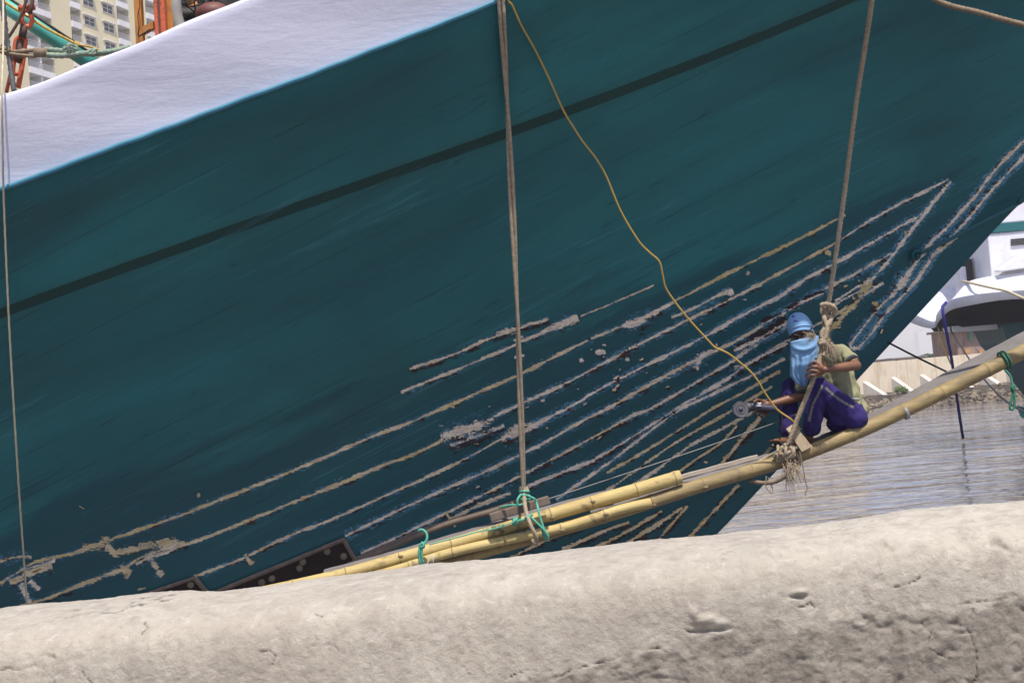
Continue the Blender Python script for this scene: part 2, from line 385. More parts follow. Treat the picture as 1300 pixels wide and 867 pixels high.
def stripmat():
    """filler laid in a scraped seam: ragged core, dark bare patches with painted undercut shade, pale blue scuffs; nothing elsewhere"""
    m, nt, b = newmat('scraped_seam')
    uv = nt.nodes.new('ShaderNodeUVMap'); sep = nt.nodes.new('ShaderNodeSeparateXYZ'); nt.links.new(uv.outputs[0], sep.inputs[0])
    v = sep.outputs['Y']; av = mth(nt, 'ABSOLUTE', v)
    at = nt.nodes.new('ShaderNodeAttribute'); at.attribute_name = 'tone'      # r pale..yellow, g scuff strength, b dark strength
    sp_ = nt.nodes.new('ShaderNodeSeparateColor'); nt.links.new(at.outputs['Color'], sp_.inputs[0])
    o = coords(nt, 'Object', (1, 1, 1)); oa = coords(nt, 'Object', (1, 1, 3), (0, R(-26), 0))
    n1 = noise(nt, oa, 32, 6, .7, .3); n2 = noise(nt, oa, 11, 5, .65, .3); n3 = noise(nt, o, 60, 5, .7); n4 = noise(nt, oa, 9, 5, .7, .5); n5 = noise(nt, oa, 4, 3, .6)
    edge = mth(nt, 'ADD', av, mth(nt, 'MULTIPLY', mth(nt, 'SUBTRACT', n1, .5), .85))
    edge = mth(nt, 'ADD', edge, mth(nt, 'MULTIPLY', mth(nt, 'SUBTRACT', n5, .5), .9))
    edge = mth(nt, 'ADD', edge, mth(nt, 'MULTIPLY', mth(nt, 'SUBTRACT', n3, .5), .6))
    core = mth(nt, 'LESS_THAN', edge, .21)
    pale = mixc(nt, ramp(nt, n2, [(.4, 0.), (.6, 1.)]), (.86, .75, .60), (.62, .53, .43))
    tan = mixc(nt, ramp(nt, n2, [(.4, 0.), (.6, 1.)]), (.66, .51, .21), (.48, .36, .14))
    cc = mixc(nt, mth(nt, 'ADD', sp_.outputs[0], mth(nt, 'MULTIPLY', mth(nt, 'SUBTRACT', n4, .5), 1.6), True), pale, tan)
    cc = mixc(nt, ramp(nt, n3, [(.30, 1.), (.40, 0.)]), cc, (.10, .06, .045))
    # dark bare patches, thickened on the lower side to paint undercut shadow
    low = mth(nt, 'MULTIPLY', v, -.16)
    dk = mth(nt, 'ADD', mth(nt, 'ADD', n4, low), mth(nt, 'MULTIPLY', mth(nt, 'SUBTRACT', sp_.outputs[2], .5), .3))
    dk = mth(nt, 'SUBTRACT', dk, mth(nt, 'MULTIPLY', av, .30))
    dark = mth(nt, 'GREATER_THAN', dk, .52)
    sk = mth(nt, 'ADD', mth(nt, 'ADD', n3, mth(nt, 'MULTIPLY', mth(nt, 'SUBTRACT', n2, .5), .45)), mth(nt, 'MULTIPLY', mth(nt, 'SUBTRACT', sp_.outputs[1], .5), .25))
    sk = mth(nt, 'SUBTRACT', sk, mth(nt, 'MULTIPLY', av, .18))
    scuff = ramp(nt, sk, [(.41, 0.), (.50, .9)])
    dcol = mixc(nt, ramp(nt, n2, [(.5, 0.), (.62, 1.)]), (.018, .013, .014), (.07, .018, .014))
    col = mixc(nt, dark, mixc(nt, n2, (.07, .26, .38), (.16, .34, .46)), dcol)
    col = mixc(nt, core, col, cc)
    al = mth(nt, 'MAXIMUM', mth(nt, 'MAXIMUM', core, dark), mth(nt, 'MULTIPLY', scuff, .8))
    fade = ramp(nt, av, [(.80, 1.), (1., 0.)])
    al = mth(nt, 'MULTIPLY', al, fade, True)
    nt.links.new(col, b.inputs['Base Color']); nt.links.new(al, b.inputs['Alpha']); b.inputs['Roughness'].default_value = .8
    nt.links.new(bump(nt, n1, .25, .002), b.inputs['Normal'])
    return m
M['seam'] = stripmat()

# ------------------------------------------------------------------ our ship
ship = empty('wooden_ship', (0, YC, 0), 'large wooden ship hull painted teal with a white bulwark, its scraped bow overhanging the wall', 'ship')
def hull_grid(rows_fn, Xst, name, mat, parent, both=True, extra=None, flip=False):
    V = []; F = []
    nr = None
    for X in Xst:
        col = rows_fn(X); nr = len(col); V += col
    n = len(Xst)
    for i in range(n - 1):
        for j in range(nr - 1):
            a = i * nr + j; F.append((a, a + 1, a + nr + 1, a + nr) if flip else (a, a + nr, a + nr + 1, a + 1))
    mb = MB(); mb.add(V, F)
    if both:
        mb.add([(v[0], 2 * YC - v[1], v[2]) for v in V], [tuple(reversed(f)) for f in F])
    if extra: extra(mb)
    return mb
Xst = np.concatenate([np.arange(-22, -6, .4), np.arange(-6, 9.6, .05)])
def zstem(X): return float(np.interp(X, Xs(np.linspace(-1.2, 11, 200)), np.linspace(-1.2, 11, 200)))
def rows_main(X):
    zr = float(zrub(X)); zw = float(zwal(X)); zb = max(-1.0, zstem(X) if X > Xs(-1.0) else -1.0)
    fr = []
    nlow, nup = 70, 26
    zw_ = max(zw, zb + .001); zr_ = max(zr, zw_ + .05)
    zs_ = list(zb + (zw_ - zb) * np.linspace(0, 1, nlow) ** 1.0) + [zw_ + .052] + list(zw_ + .06 + (zr_ - zw_ - .06) * np.linspace(0, 1, nup)[1:])
    zs_ = [max(z, zb) for z in zs_]
    bb = bfull(np.full(len(zs_), X), np.array(zs_))
    return [(X, YC - b, z) for b, z in zip(bb, zs_)]
hullmb = hull_grid(rows_main, Xst, 'hull', None, None)
# stem face
zz = np.linspace(-1, 9.5, 60)
vs = []
for z in zz:
    x = float(Xs(z)) + .02; vs += [(x, YC - .10, z), (x, YC + .10, z)]
hullmb.add(vs, [(2 * i, 2 * i + 1, 2 * i + 3, 2 * i + 2) for i in range(len(zz) - 1)])
vs = []
for z in zz:
    x = float(Xs(z)) + .02; vs += [(x, YC - .10, z), (x - .03, YC - .105, z)]
hullmb.add(vs, [(2 * i, 2 * i + 1, 2 * i + 3, 2 * i + 2) for i in range(len(zz) - 1)])
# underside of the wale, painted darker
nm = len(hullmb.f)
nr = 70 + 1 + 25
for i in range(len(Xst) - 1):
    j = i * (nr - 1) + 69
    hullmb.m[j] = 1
tones = {}
seam_faces_start = len(hullmb.f)
UV = []      # (u,v) per vertex of strips
TON = []
strip_v0 = len(hullmb.v)
_layer = [0]
def seam(px, w, yellow=.0, scuff=.5, dark=.5, halo=3.2, jit=.25):
    """px polyline [(x,y[,w])], w core width in picture pixels"""
    P2 = [Vector((p[0], p[1], (p[2] if len(p) > 2 else w))) for p in px]
    c = catmull(P2, 10)
    pts = [c[0]]
    for q in c[1:]:
        if (q.xy - pts[-1].xy).length > 2.5: pts.append(q)
    if len(pts) < 2: return
    _layer[0] += 1; off = .003 + .00006 * _layer[0]
    xy = []; vv = []; tn = []
    na = 3
    ph = random.random() * 100
    for i, q in enumerate(pts):
        t = (pts[min(i + 1, len(pts) - 1)].xy - pts[max(i - 1, 0)].xy).normalized(); nrm = Vector((t.y, -t.x))
        s = i * 2.5
        ww = q.z * (1 + jit * float(vnoise(np.array([s * .07 + ph]), np.array([ph]))[0]))
        yel = min(1, max(0, yellow + .25 * float(vnoise(np.array([s * .012 + ph]), np.array([3.3]))[0])))
        e = 1.0
        for k in range(na):
            v = -1 + 2 * k / (na - 1)
            # v>0 is up in the picture
            xy.append(((q.x + nrm.x * v * ww * .5 * halo * 1.15), (q.y + nrm.y * v * ww * .5 * halo * 1.15))); vv.append((s, v)); tn.append((yel, scuff, dark, 1))
    p = hullpts(xy, off)
    n = len(pts)
    fs = [(i * na + k, (i + 1) * na + k, (i + 1) * na + k + 1, i * na + k + 1) for i in range(n - 1) for k in range(na - 1)]
    hullmb.add([tuple(a) for a in p], fs, 2)
    UV.extend(vv); TON.extend(tn)
def spot(x, y, rx, ry, ang=-25, yellow=.8, scuff=.3, dark=.5):
    a = R(ang); n = 6
    seam([(x + math.cos(a) * rx * t, y + math.sin(a) * rx * t, max(.8, 2 * ry * math.sqrt(max(0, 1 - t * t)))) for t in np.linspace(-.95, .95, n)], 2, yellow, scuff, dark, 2.6)

seam([(520, 468), (548, 459), (560, 455), (585, 446), (612, 433), (635, 425), (650, 419), (672, 412), (698, 405)], 4.2, .2, .4, .9)
seam([(630, 426, 5), (645, 421, 9), (655, 417, 6)], 5, .1, .2, .5)
seam([(509, 498), (540, 485), (573, 472), (606, 458), (639, 444), (660, 434), (684, 424, 6), (705, 414, 8), (735, 401, 7)], 4, .15, .4, .6)
seam([(652, 432), (664, 427)], 3, 0, .2, .2)
seam([(737, 401), (765, 390), (800, 375), (832, 361)], 2.6, .35, .3, .4)
seam([(0, 740), (21, 727), (45, 713), (75, 706), (107, 697), (145, 683), (183, 670), (242, 649), (287, 631), (322, 617), (360, 602), (430, 572), (480, 551), (525, 534), (594, 504), (652, 479), (682, 464), (735, 437), (765, 424), (794, 412)], 4.2, .62, .45, .5)
seam([(790, 414, 5), (803, 410, 10), (815, 405, 11), (827, 399, 7), (858, 382, 3.5)], 6, 0, .4, .6)
seam([(850, 385), (880, 370), (910, 354), (949, 335), (999, 311), (1040, 290), (1075, 272)], 4, .95, .3, .5)
seam([(0, 777), (62, 758), (128, 732), (156, 721), (187, 704), (239, 690), (294, 669), (360, 642), (430, 614), (487, 590), (524, 577), (562, 558)], 4.6, .75, .35, .55)
seam([(560, 556, 8), (580, 550, 15), (605, 541, 13), (628, 531, 7)], 10, .1, .4, .6)
seam([(572, 566, 6), (600, 555, 5), (628, 544, 6)], 6, .2, .2, .95)
seam([(626, 529), (660, 513), (719, 486), (780, 453), (819, 433), (883, 401), (921, 383), (966, 360)], 4.2, .15, .6, .7)
seam([(960, 363), (991, 346), (1030, 325), (1063, 307)], 3.6, .9, .3, .6)
seam([(1060, 309), (1090, 289), (1118, 272), (1160, 250), (1204, 228)], 3.8, .15, .5, .6)
seam([(246, 731), (280, 719), (311, 707), (345, 690), (381, 674), (430, 655), (507, 621), (549, 602), (589, 583), (636, 557)], 3.8, .6, .5, .6)
seam([(636, 557, 10), (655, 549, 14), (672, 542, 9), (690, 533, 5)], 8, .1, .4, .7)
seam([(575, 565, 4), (600, 556, 4), (640, 540, 6)], 4, .2, .4, .8)
seam([(674, 541), (735, 510), (750, 500), (805, 471), (891, 429), (938, 402), (988, 377), (1021, 355), (1060, 334), (1113, 304), (1174, 270)], 4.2, .1, .65, .6)
seam([(438, 680), (515, 643), (566, 620), (612, 600), (660, 577), (694, 560), (745, 531), (772, 518), (833, 483), (869, 464), (913, 443), (955, 421), (991, 397), (1020, 381), (1049, 366), (1090, 345), (1132, 321)], 4.2, .25, .65, .65)
seam([(905, 446, 4), (890, 452, 6), (885, 462, 9), (886, 470, 5)], 5, 0, .4, .6)
seam([(458, 702), (515, 676), (572, 648), (620, 624), (660, 604), (743, 560), (800, 529), (827, 518), (894, 479), (927, 460), (960, 436), (1000, 414)], 4, .3, .5, .7)
seam([(564, 662), (606, 642), (648, 625)], 5, .6, .2, .3); seam([(566, 650), (578, 668)], 4, .6, .2, .3)
seam([(660, 622), (686, 610), (749, 585), (788, 563), (860, 518), (916, 485), (949, 462), (999, 435)], 4, .2, .55, .8)
seam([(706, 634), (743, 608), (780, 582), (800, 566), (861, 521), (894, 505), (955, 476), (996, 455)], 3.8, .3, .5, .5)
seam([(770, 600), (780, 594), (829, 566), (900, 521), (945, 497), (990, 470)], 4, .75, .3, .5)
seam([(770, 622), (780, 616), (854, 564), (930, 520), (980, 490)], 3.6, .85, .2, .5)
seam([(800, 618), (819, 606), (855, 580), (891, 557), (952, 525), (975, 505)], 4.4, .55, .2, .4)
seam([(845, 612), (880, 585), (915, 562), (935, 540)], 3, .7, .1, .8)
seam([(903, 601), (928, 574), (945, 552), (965, 530)], 5, .75, .1, .8)
for a in ([(787, 694), (830, 668), (866, 644)], [(829, 692), (850, 668), (874, 640)], [(868, 690), (895, 660), (938, 615)], [(640, 712), (700, 682), (743, 668)], [(714, 697), (771, 672), (800, 662)], [(750, 697), (800, 672), (840, 648)]):
    seam(a, 4, .7, .1, .85)
# raking lines to the stem
seam([(1207, 230), (1190, 250), (1174, 271), (1155, 294), (1140, 315), (1120, 340), (1108, 353), (1097, 368)], 5, .1, .6, .4)
seam([(1106, 353, 6), (1096, 369, 10), (1086, 385, 9), (1070, 401, 7), (1051, 423, 5)], 7, .98, .1, .5)
seam([(1121, 359), (1108, 367), (1092, 379)], 4, .0, .4, .8)
seam([(1105, 355), (1085, 366), (1060, 382)], 3.5, .1, .4, .6)
seam([(1095, 367), (1078, 376), (1058, 387)], 2.6, .1, .3, .6)
seam([(1078, 389), (1051, 404), (1000, 432), (975, 446)], 3.4, .8, .2, .5)
seam([(1045, 372), (1020, 383), (990, 400), (965, 412)], 3.4, .1, .6, .9)
seam([(1000, 408), (980, 420), (955, 434), (930, 446)], 5, .05, .8, 1.)
seam([(1310, 168), (1298, 180), (1275, 203), (1257, 223), (1240, 246), (1223, 265), (1201, 290), (1185, 304), (1170, 323), (1157, 341), (1147, 355, 8), (1137, 370, 6), (1120, 386), (1109, 398), (1095, 416), (1078, 438)], 4.2, .25, .85, .6)
seam([(1310, 187), (1300, 198), (1279, 220), (1257, 243), (1237, 268), (1218, 290), (1190, 318), (1172, 343), (1159, 361), (1141, 380), (1125, 397), (1104, 425), (1088, 443)], 4.2, .2, .9, .6)
seam([(1078, 438, 4), (1084, 442, 6), (1090, 441, 4)], 5, .1, .4, .4)
seam([(1215, 301), (1200, 312), (1188, 322)], 4, .3, .4, .5)
# filler patches low on the left
seam([(0, 711), (10, 709), (22, 706), (40, 706)], 6, .5, .4, .5)
seam([(105, 694, 8), (122, 690, 14), (140, 683, 9)], 8, .85, .1, .3)
seam([(136, 690), (148, 706)], 8, .7, .1, .5)
seam([(145, 703), (165, 697), (185, 693)], 7, .6, .1, .4)
seam([(176, 692, 6), (195, 692, 12), (215, 690, 12), (235, 690, 6)], 8, .8, .1, .4)
seam([(173, 716, 5), (190, 706, 8), (205, 700, 8), (225, 692, 6)], 6, .3, .3, .5)
seam([(191, 709), (200, 722), (208, 731)], 7, .6, .2, .4)
seam([(153, 717, 6), (162, 725, 10), (168, 728, 5)], 7, .85, .1, .3)
seam([(12, 738, 7), (35, 728, 9), (68, 716, 8)], 7, .6, .3, .5)
seam([(30, 722), (50, 717), (70, 711)], 4, 0, .3, .6)
seam([(26, 740), (34, 756), (40, 764)], 6, 0, .5, .3); seam([(38, 736), (50, 748)], 6, 0, .3, .3)
seam([(311, 703), (320, 716)], 6, .6, .1, .3)
seam([(175, 748), (186, 745)], 3, .85, .1, .3)
spot(252, 629, 4, 3, 80, .9); seam([(100, 641), (108, 646)], 2.4, .8, 0, .2)
for s in ((659, 452, 7, 4, -20, .1), (762, 447, 7, 5, -10, .05), (767, 438, 3, 2, 0, .1), (739, 457, 4, 3, -35, .1), (797, 456, 4, 3, -20, .1), (690, 508, 4, 3, -20, .1), (950, 346, 4, 3.5, -60, 1.), (1051, 321, 4.5, 4.5, 0, .95), (1111, 385, 5, 5, 0, .95), (1149, 296, 3, 3, 60, .9), (1083, 378, 3, 3, 60, .9), (1090, 357, 2.5, 2, 60, .9), (1072, 364, 2, 4, 60, .9), (926, 370, 6, 5, -25, .1), (936, 467, 5, 3, -20, .1), (945, 380, 3, 2, 0, .1), (988, 473, 3, 2, 0, .9), (924, 552, 3, 2, 0, .9), (896, 586, 3, 2, 0, .9), (560, 540, 3, 2, 0, .1), (1017, 433, 7, 4, -20, .1)):
    spot(*s)
seam([(852, 403), (880, 391), (905, 378), (925, 368)], 4, .3, .6, .4)
seam([(1120, 418), (1117, 424)], 2, .4, .1, 1.)
for k in range(46):          # bare wood chips between the seams
    t = random.random(); x = 560 + 560 * random.random(); y = 735 - (x - 230) * .44 + random.uniform(-70, 70)
    if 350 < y < 640 and y < 650 - (x - 900) * .9: spot(x, y, random.uniform(1.5, 4.5), random.uniform(1, 2.2), random.uniform(-50, 0), random.random() * .5, .6, 1.)
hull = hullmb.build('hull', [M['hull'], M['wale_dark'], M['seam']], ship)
me = hull.data
uvl = me.uv_layers.new(name='UVMap')
vi = np.empty(len(me.loops), int); me.loops.foreach_get('vertex_index', vi)
uva = np.zeros((len(me.vertices), 2)); uva[strip_v0:] = np.array(UV)
uvl.data.foreach_set('uv', uva[vi].ravel())
ca = me.attributes.new('tone', 'FLOAT_COLOR', 'POINT')
tna = np.zeros((len(me.vertices), 4)); tna[strip_v0:] = np.array(TON)
ca.data.foreach_set('color', tna.ravel())

# white bulwark and cap
def rows_bul(X):
    zr = float(zrub(X)); zc = max(float(zcap(X)), zr + .35); zb = zstem(X)
    zs_ = [max(z, zb) for z in np.linspace(zr - .04, zc - .03, 14)]
    b = b0(np.full(14, X), np.full(14, max(zr, zb))) - .015 + .17 * (np.array(zs_) - zr) + .004 * np.sin(5 * X + np.arange(14) * .5)
    c = [(X, YC - q, z) for q, z in zip(b, zs_)]
    zt = zs_[-1]; bt = b[-1]
    wb = .008 * math.sin(3.1 * X) + .005 * math.sin(9.7 * X + 1)
    for db, dz in ((-.008, .02), (-.03, .033), (-.09, .035), (-.13, .03), (-.14, .0), (-.14, -.55)):
        c.append((X, YC - max(bt + db, .01), zt + dz + wb))
    return c
bul = hull_grid(rows_bul, Xst, 'bulwark', None, None).build('bulwark', M['white'], ship)
# upper edge of the teal planking, its sun highlight put into a paler colour
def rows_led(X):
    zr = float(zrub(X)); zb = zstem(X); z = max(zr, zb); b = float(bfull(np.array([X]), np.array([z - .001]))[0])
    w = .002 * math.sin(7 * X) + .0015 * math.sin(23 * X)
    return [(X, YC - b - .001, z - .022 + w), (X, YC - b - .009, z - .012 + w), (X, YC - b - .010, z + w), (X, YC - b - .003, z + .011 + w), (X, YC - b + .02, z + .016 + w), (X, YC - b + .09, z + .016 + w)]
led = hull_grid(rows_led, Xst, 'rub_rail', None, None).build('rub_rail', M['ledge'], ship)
def rows_deck(X):
    z = max(float(zcap(X)) - .75, zstem(X)); b = max(float(b0(np.array([X]), np.array([z]))[0]) - .1, .01)
    return [(X, YC - b, z), (X, YC, z + .05)]
deckm = hull_grid(rows_deck, Xst[::4], 'deck', None, None).build('deck', M['deckwood'], ship)

# openings where planks are off, low left, their inner shade painted as dark patches
M['gap_shade'] = weathered('hold_shade', (.012, .008, .007), (.025, .014, .011), 6, .9, .3, .004)
M['bare_edge'] = weathered('bare_wood_edge', (.20, .155, .12), (.12, .09, .07), 20, .85, .5, .003)
M['plug'] = weathered('wood_plug', (.20, .15, .10), (.12, .09, .06), 20, .85, .5, .003)
op = MB()
def hull_poly(mb, px, off, m=0, nsub=10):
    (x0, y0), (x1, y1), (x2, y2), (x3, y3) = px
    g = []
    for i in range(nsub + 1):
        a = i / nsub
        for j in range(4):
            b = j / 3
            g.append(((x0 * (1 - a) + x1 * a) * (1 - b) + (x3 * (1 - a) + x2 * a) * b, (y0 * (1 - a) + y1 * a) * (1 - b) + (y3 * (1 - a) + y2 * a) * b))
    p = hullpts(g, off)
    mb.add([tuple(q) for q in p], [(i * 4 + j, i * 4 + 4 + j, i * 4 + 5 + j, i * 4 + 1 + j) for i in range(nsub) for j in range(3)], m)
gaps = [[(278, 752), (438, 685), (452, 712), (330, 768)], [(178, 757), (250, 734), (268, 756), (230, 775)]]
for g in gaps: hull_poly(op, g, .006)
op = op.build('plank_gap_shade', M['gap_shade'], ship)
ed = MB()
def hull_bar(mb, a, b, w, off=.006, th=.012, m=0):
    c = [Vector((a[0] + (b[0] - a[0]) * t, a[1] + (b[1] - a[1]) * t)) for t in np.linspace(0, 1, 14)]
    t = (c[-1] - c[0]).normalized(); n = Vector((t.y, -t.x)) * w / 2
    xy = []
    for q in c:
        j = random.uniform(.85, 1.15)
        xy += [tuple(q + n * j), tuple(q - n * j)]
    lo = hullpts(xy, off); hi = hullpts(xy, off + th)
    vs = [];
    for i in range(len(c)): vs += [tuple(lo[2 * i]), tuple(hi[2 * i]), tuple(hi[2 * i + 1]), tuple(lo[2 * i + 1])]
    mb.add(vs, [(4 * i + k, 4 * i + 4 + k, 4 * i + 5 + k, 4 * i + 1 + k) for i in range(len(c) - 1) for k in range(3)], m)
for a, b, w in (((270, 752), (438, 683), 4.5), ((436, 684), (452, 712), 5), ((170, 758), (248, 732), 4), ((248, 733), (268, 757), 6), ((452, 708), (545, 668), 4), ((545, 668), (665, 632), 3)):
    hull_bar(ed, a, b, w)
ed = ed.build('plank_edge', M['bare_edge'], op)
ed.parent = ship; ed.matrix_parent_inverse = Matrix.Translation(-ship.location)
for (x, y) in ((332, 738), (345, 733), (380, 720), (384, 712), (415, 699), (436, 705), (242, 741)):
    pm = MB(); c = hullpt(x, y, .012); pm.ball(c, (.028, .012, .028), seg=10, rings=6); pm.build('wood_plug', M['plug'], ship)

# eyebolt and bobstay rod, painted over teal
eb = MB()
c = Vector(hullpt(1160, 323, .03)); nrm = (Vector(hullpt(1160, 323, .1)) - Vector(hullpt(1160, 323, 0))).normalized()
eb.ring(c, nrm, .034, .013); eb.ball(c - nrm * .015, (.03, .02, .03)); eb.tube([c - nrm * .03, c + nrm * .035], .012)
ebo = eb.build('eyebolt', M['hull'], ship)
sb_ = MB()
pts = [Vector(hullpt(1164, 320, .045)), Vector(hullpt(1200, 303, .05)), Vector(hullpt(1250, 276, .06)), Vector(hullpt(1290, 254, .07)), P(1320, 238, YC - .25), P(1600, 90, YC - .3)]
sb_.tube(catmull(pts, 10), .016, 8)
sb_.build('bobstay', M['hull'], ship)

# ------------------------------------------------------------------ the parapet wall in front
crest_px = [(-60, 783), (0, 777), (60, 772), (110, 766), (173, 758), (225, 754), (245, 755), (270, 755), (300, 752), (360, 743), (450, 733), (544, 720), (640, 711), (700, 704), (806, 692), (898, 685), (949, 678), (1040, 667), (1180, 650), (1300, 639), (1360, 633)]
cxz = [P(x, y, 3.27) for x, y in crest_px]
cpx = np.array([p.x for p in cxz]); cpz = np.array([p.z for p in cxz])
prof = [(3.55, -1.5), (3.54, -.5), (3.53, -.12), (3.50, -.045), (3.44, -.012), (3.36, -.002), (3.27, 0), (3.18, -.006), (3.10, -.016), (3.05, -.032), (3.02, -.056), (3.005, -.09), (2.997, -.14), (2.99, -.24), (2.984, -.38), (2.98, -.5), (2.975, -.7), (2.97, -1.3)]
prof = np.array([(p.x, p.y) for p in catmull([(a, b, 0) for a, b in prof], 8)])
segl = np.r_[0, np.cumsum(np.hypot(*np.diff(prof, axis=0).T))]
# dense where the camera sees it
tt = np.concatenate([np.linspace(0, segl[24], 12)[:-1], np.linspace(segl[24], segl[120], 280), np.linspace(segl[120], segl[-1], 12)[1:]])
pY = np.interp(tt, segl, prof[:, 0]); pZ = np.interp(tt, segl, prof[:, 1])
xs_ = np.concatenate([np.linspace(-9, -1.5, 60)[:-1], np.linspace(-1.5, 1.5, 900), np.linspace(1.5, 9, 60)[1:]])
base = np.interp(xs_, cpx, cpz)
GX, GT = np.meshgrid(xs_, tt, indexing='ij')
GY = np.broadcast_to(pY, GX.shape).copy(); GZ = pZ[None] + base[:, None]
# local normals of the profile
dY = np.gradient(pY, tt); dZ = np.gradient(pZ, tt); nl = np.hypot(dY, dZ); nY = dZ / nl; nZ = -dY / nl
big = fbm(GX * 2.2, GT * 3.5, 3, 3) * .012
med = fbm(GX * 11, GT * 10, 4, 9) * .0035
run = fbm(GX * 26, GT * 5, 4, 14) * .0016
fin = fbm(GX * 80, GT * 80, 3, 21) * .0015
# plaster coat ends along a ragged line: older, rougher concrete under it on the right
bl = np.array([(-200, 905), (560, 890), (650, 862), (700, 858), (760, 836), (850, 822), (900, 803), (1000, 795), (1060, 787), (1130, 770), (1200, 768), (1300, 752), (1400, 742)])
blp = [P(x, y, 3.0) for x, y in bl]
bz = np.interp(GX, [p.x for p in blp], [p.z for p in blp])
edge = (bz - GZ) + fbm(GX * 9, GT * 3, 4, 31) * .022
front = (GY < 3.1)
old = np.clip((edge + fbm(GX * 40, GT * 40, 4, 33) * .03) / .034, 0, 1) * front
rough = fbm(GX * 17, GT * 24, 5, 40)
disp = big + med + run + fin - old * .003 + old * (rough * .003 + np.minimum(fbm(GX * 24, GT * 45, 4, 44), -.25) * .010 + fbm(GX * 90, GT * 60, 3, 48) * .0025)
# blisters, spalls
def bumpat(px, py, rx, ry, a):
    global disp
    p = P(px, py, 3.0); zc = p.z
    disp = disp + a * np.exp(-(((GX - p.x) / rx) ** 2 + ((GZ - zc) / ry) ** 2) ** 1.6) * front
bumpat(893, 786, .026, .010, .009); bumpat(880, 778, .010, .010, .009); bumpat(915, 790, .016, .007, .006); bumpat(903, 799, .040, .004, -.009)
bumpat(1015, 752, .016, .007, .007); bumpat(1013, 757, .018, .004, -.008)
bumpat(1270, 690, .012, .01, -.009); bumpat(1280, 696, .008, .008, -.008); bumpat(1130, 695, .006, .005, -.007); bumpat(1137, 700, .008, .004, -.006)
bumpat(1115, 738, .014, .012, -.004); bumpat(1040, 712, .007, .005, -.006)
for k in range(90):
    bumpat(random.uniform(-40, 1340), random.uniform(730, 866), random.uniform(.0015, .004), random.uniform(.001, .003), random.choice((-1, -1, 1)) * random.uniform(.001, .003))
crack = np.zeros_like(GX)
cracks = [[(0, 849), (12, 846), (25, 849), (40, 846), (50, 847)], [(42, 838), (52, 830), (62, 832), (68, 838)], [(50, 847), (58, 855), (66, 860), (70, 870)], [(105, 852), (112, 862), (118, 870)], [(160, 862), (180, 858), (195, 857), (206, 856)], [(175, 795), (182, 800), (176, 806)],
          [(60, 792), (100, 787), (130, 783), (150, 777)], [(140, 779), (190, 772), (230, 768), (250, 767)], [(400, 780), (410, 783), (406, 786)], [(392, 822), (405, 818), (422, 816), (430, 824)], [(330, 826), (340, 823), (350, 832), (345, 842)],
          [(690, 865), (740, 845), (800, 828), (840, 822)], [(868, 798), (885, 803), (905, 804)], [(1015, 771), (1030, 764), (1036, 770)], [(1130, 744), (1150, 738), (1165, 730)], [(1200, 770), (1240, 765), (1290, 755)], [(1180, 820), (1192, 828), (1205, 832)], [(640, 860), (670, 850), (700, 852)], [(1060, 730), (1090, 728)], [(1170, 790), (1182, 802), (1178, 815)], [(1230, 795), (1240, 830), (1236, 866)]]
wob = fbm(GX * 30, GT * 30, 4, 77) * .008
for ci, cr in enumerate(cracks):
    wr = .0011 if ci not in (0, 1, 12) else .0017
    q = [P(x, y, 3.0 if y > 775 + (650 - x) * .04 else 3.03) for x, y in cr]
    for a, b in zip(q[:-1], q[1:]):
        ax, az, bx, bzz = a.x, a.z, b.x, b.z
        i0 = np.searchsorted(xs_, min(ax, bx) - .02); i1 = np.searchsorted(xs_, max(ax, bx) + .02)
        if i1 <= i0: continue
        gx = GX[i0:i1] + wob[i0:i1]; gz = GZ[i0:i1] + np.roll(wob, 37, 1)[i0:i1]
        L2 = (bx - ax) ** 2 + (bzz - az) ** 2 + 1e-12
        t = np.clip(((gx - ax) * (bx - ax) + (gz - az) * (bzz - az)) / L2, 0, 1)
        dd = np.hypot(gx - ax - t * (bx - ax), gz - az - t * (bzz - az))
        crack[i0:i1] = np.maximum(crack[i0:i1], np.exp(-(dd / wr) ** 2) * (GY[i0:i1] < 3.3))
crack *= np.clip(.85 + fbm(GX * 14, GT * 14, 3, 91) * 1.6, .1, 1)
disp = disp - crack * .004
edgefade = np.where(GT < segl[24], 0.4, 1)
disp = disp * edgefade
GY2 = GY - 0 + disp * nY[None] * -1 * -1; GZ2 = GZ + disp * nZ[None]
GY2 = GY + disp * nY[None]
nx_, nt_ = GX.shape
V = np.stack([GX, GY2, GZ2], 2).reshape(-1, 3)
ii, jj = np.meshgrid(np.arange(nx_ - 1), np.arange(nt_ - 1), indexing='ij'); a = (ii * nt_ + jj).ravel()
Fq = np.stack([a, a + 1, a + nt_ + 1, a + nt_], 1)
me = bpy.data.meshes.new('parapet_wall'); me.vertices.add(len(V)); me.vertices.foreach_set('co', V.ravel())
me.loops.add(Fq.size); me.loops.foreach_set('vertex_index', Fq.ravel()); me.polygons.add(len(Fq)); me.polygons.foreach_set('loop_start', np.arange(0, Fq.size, 4)); me.polygons.foreach_set('use_smooth', np.ones(len(Fq), bool))
me.update(); me.validate()
for nm_, ar in (('old', old), ('crack', crack)):
    at = me.attributes.new(nm_, 'FLOAT', 'POINT'); at.data.foreach_set('value', ar.ravel())
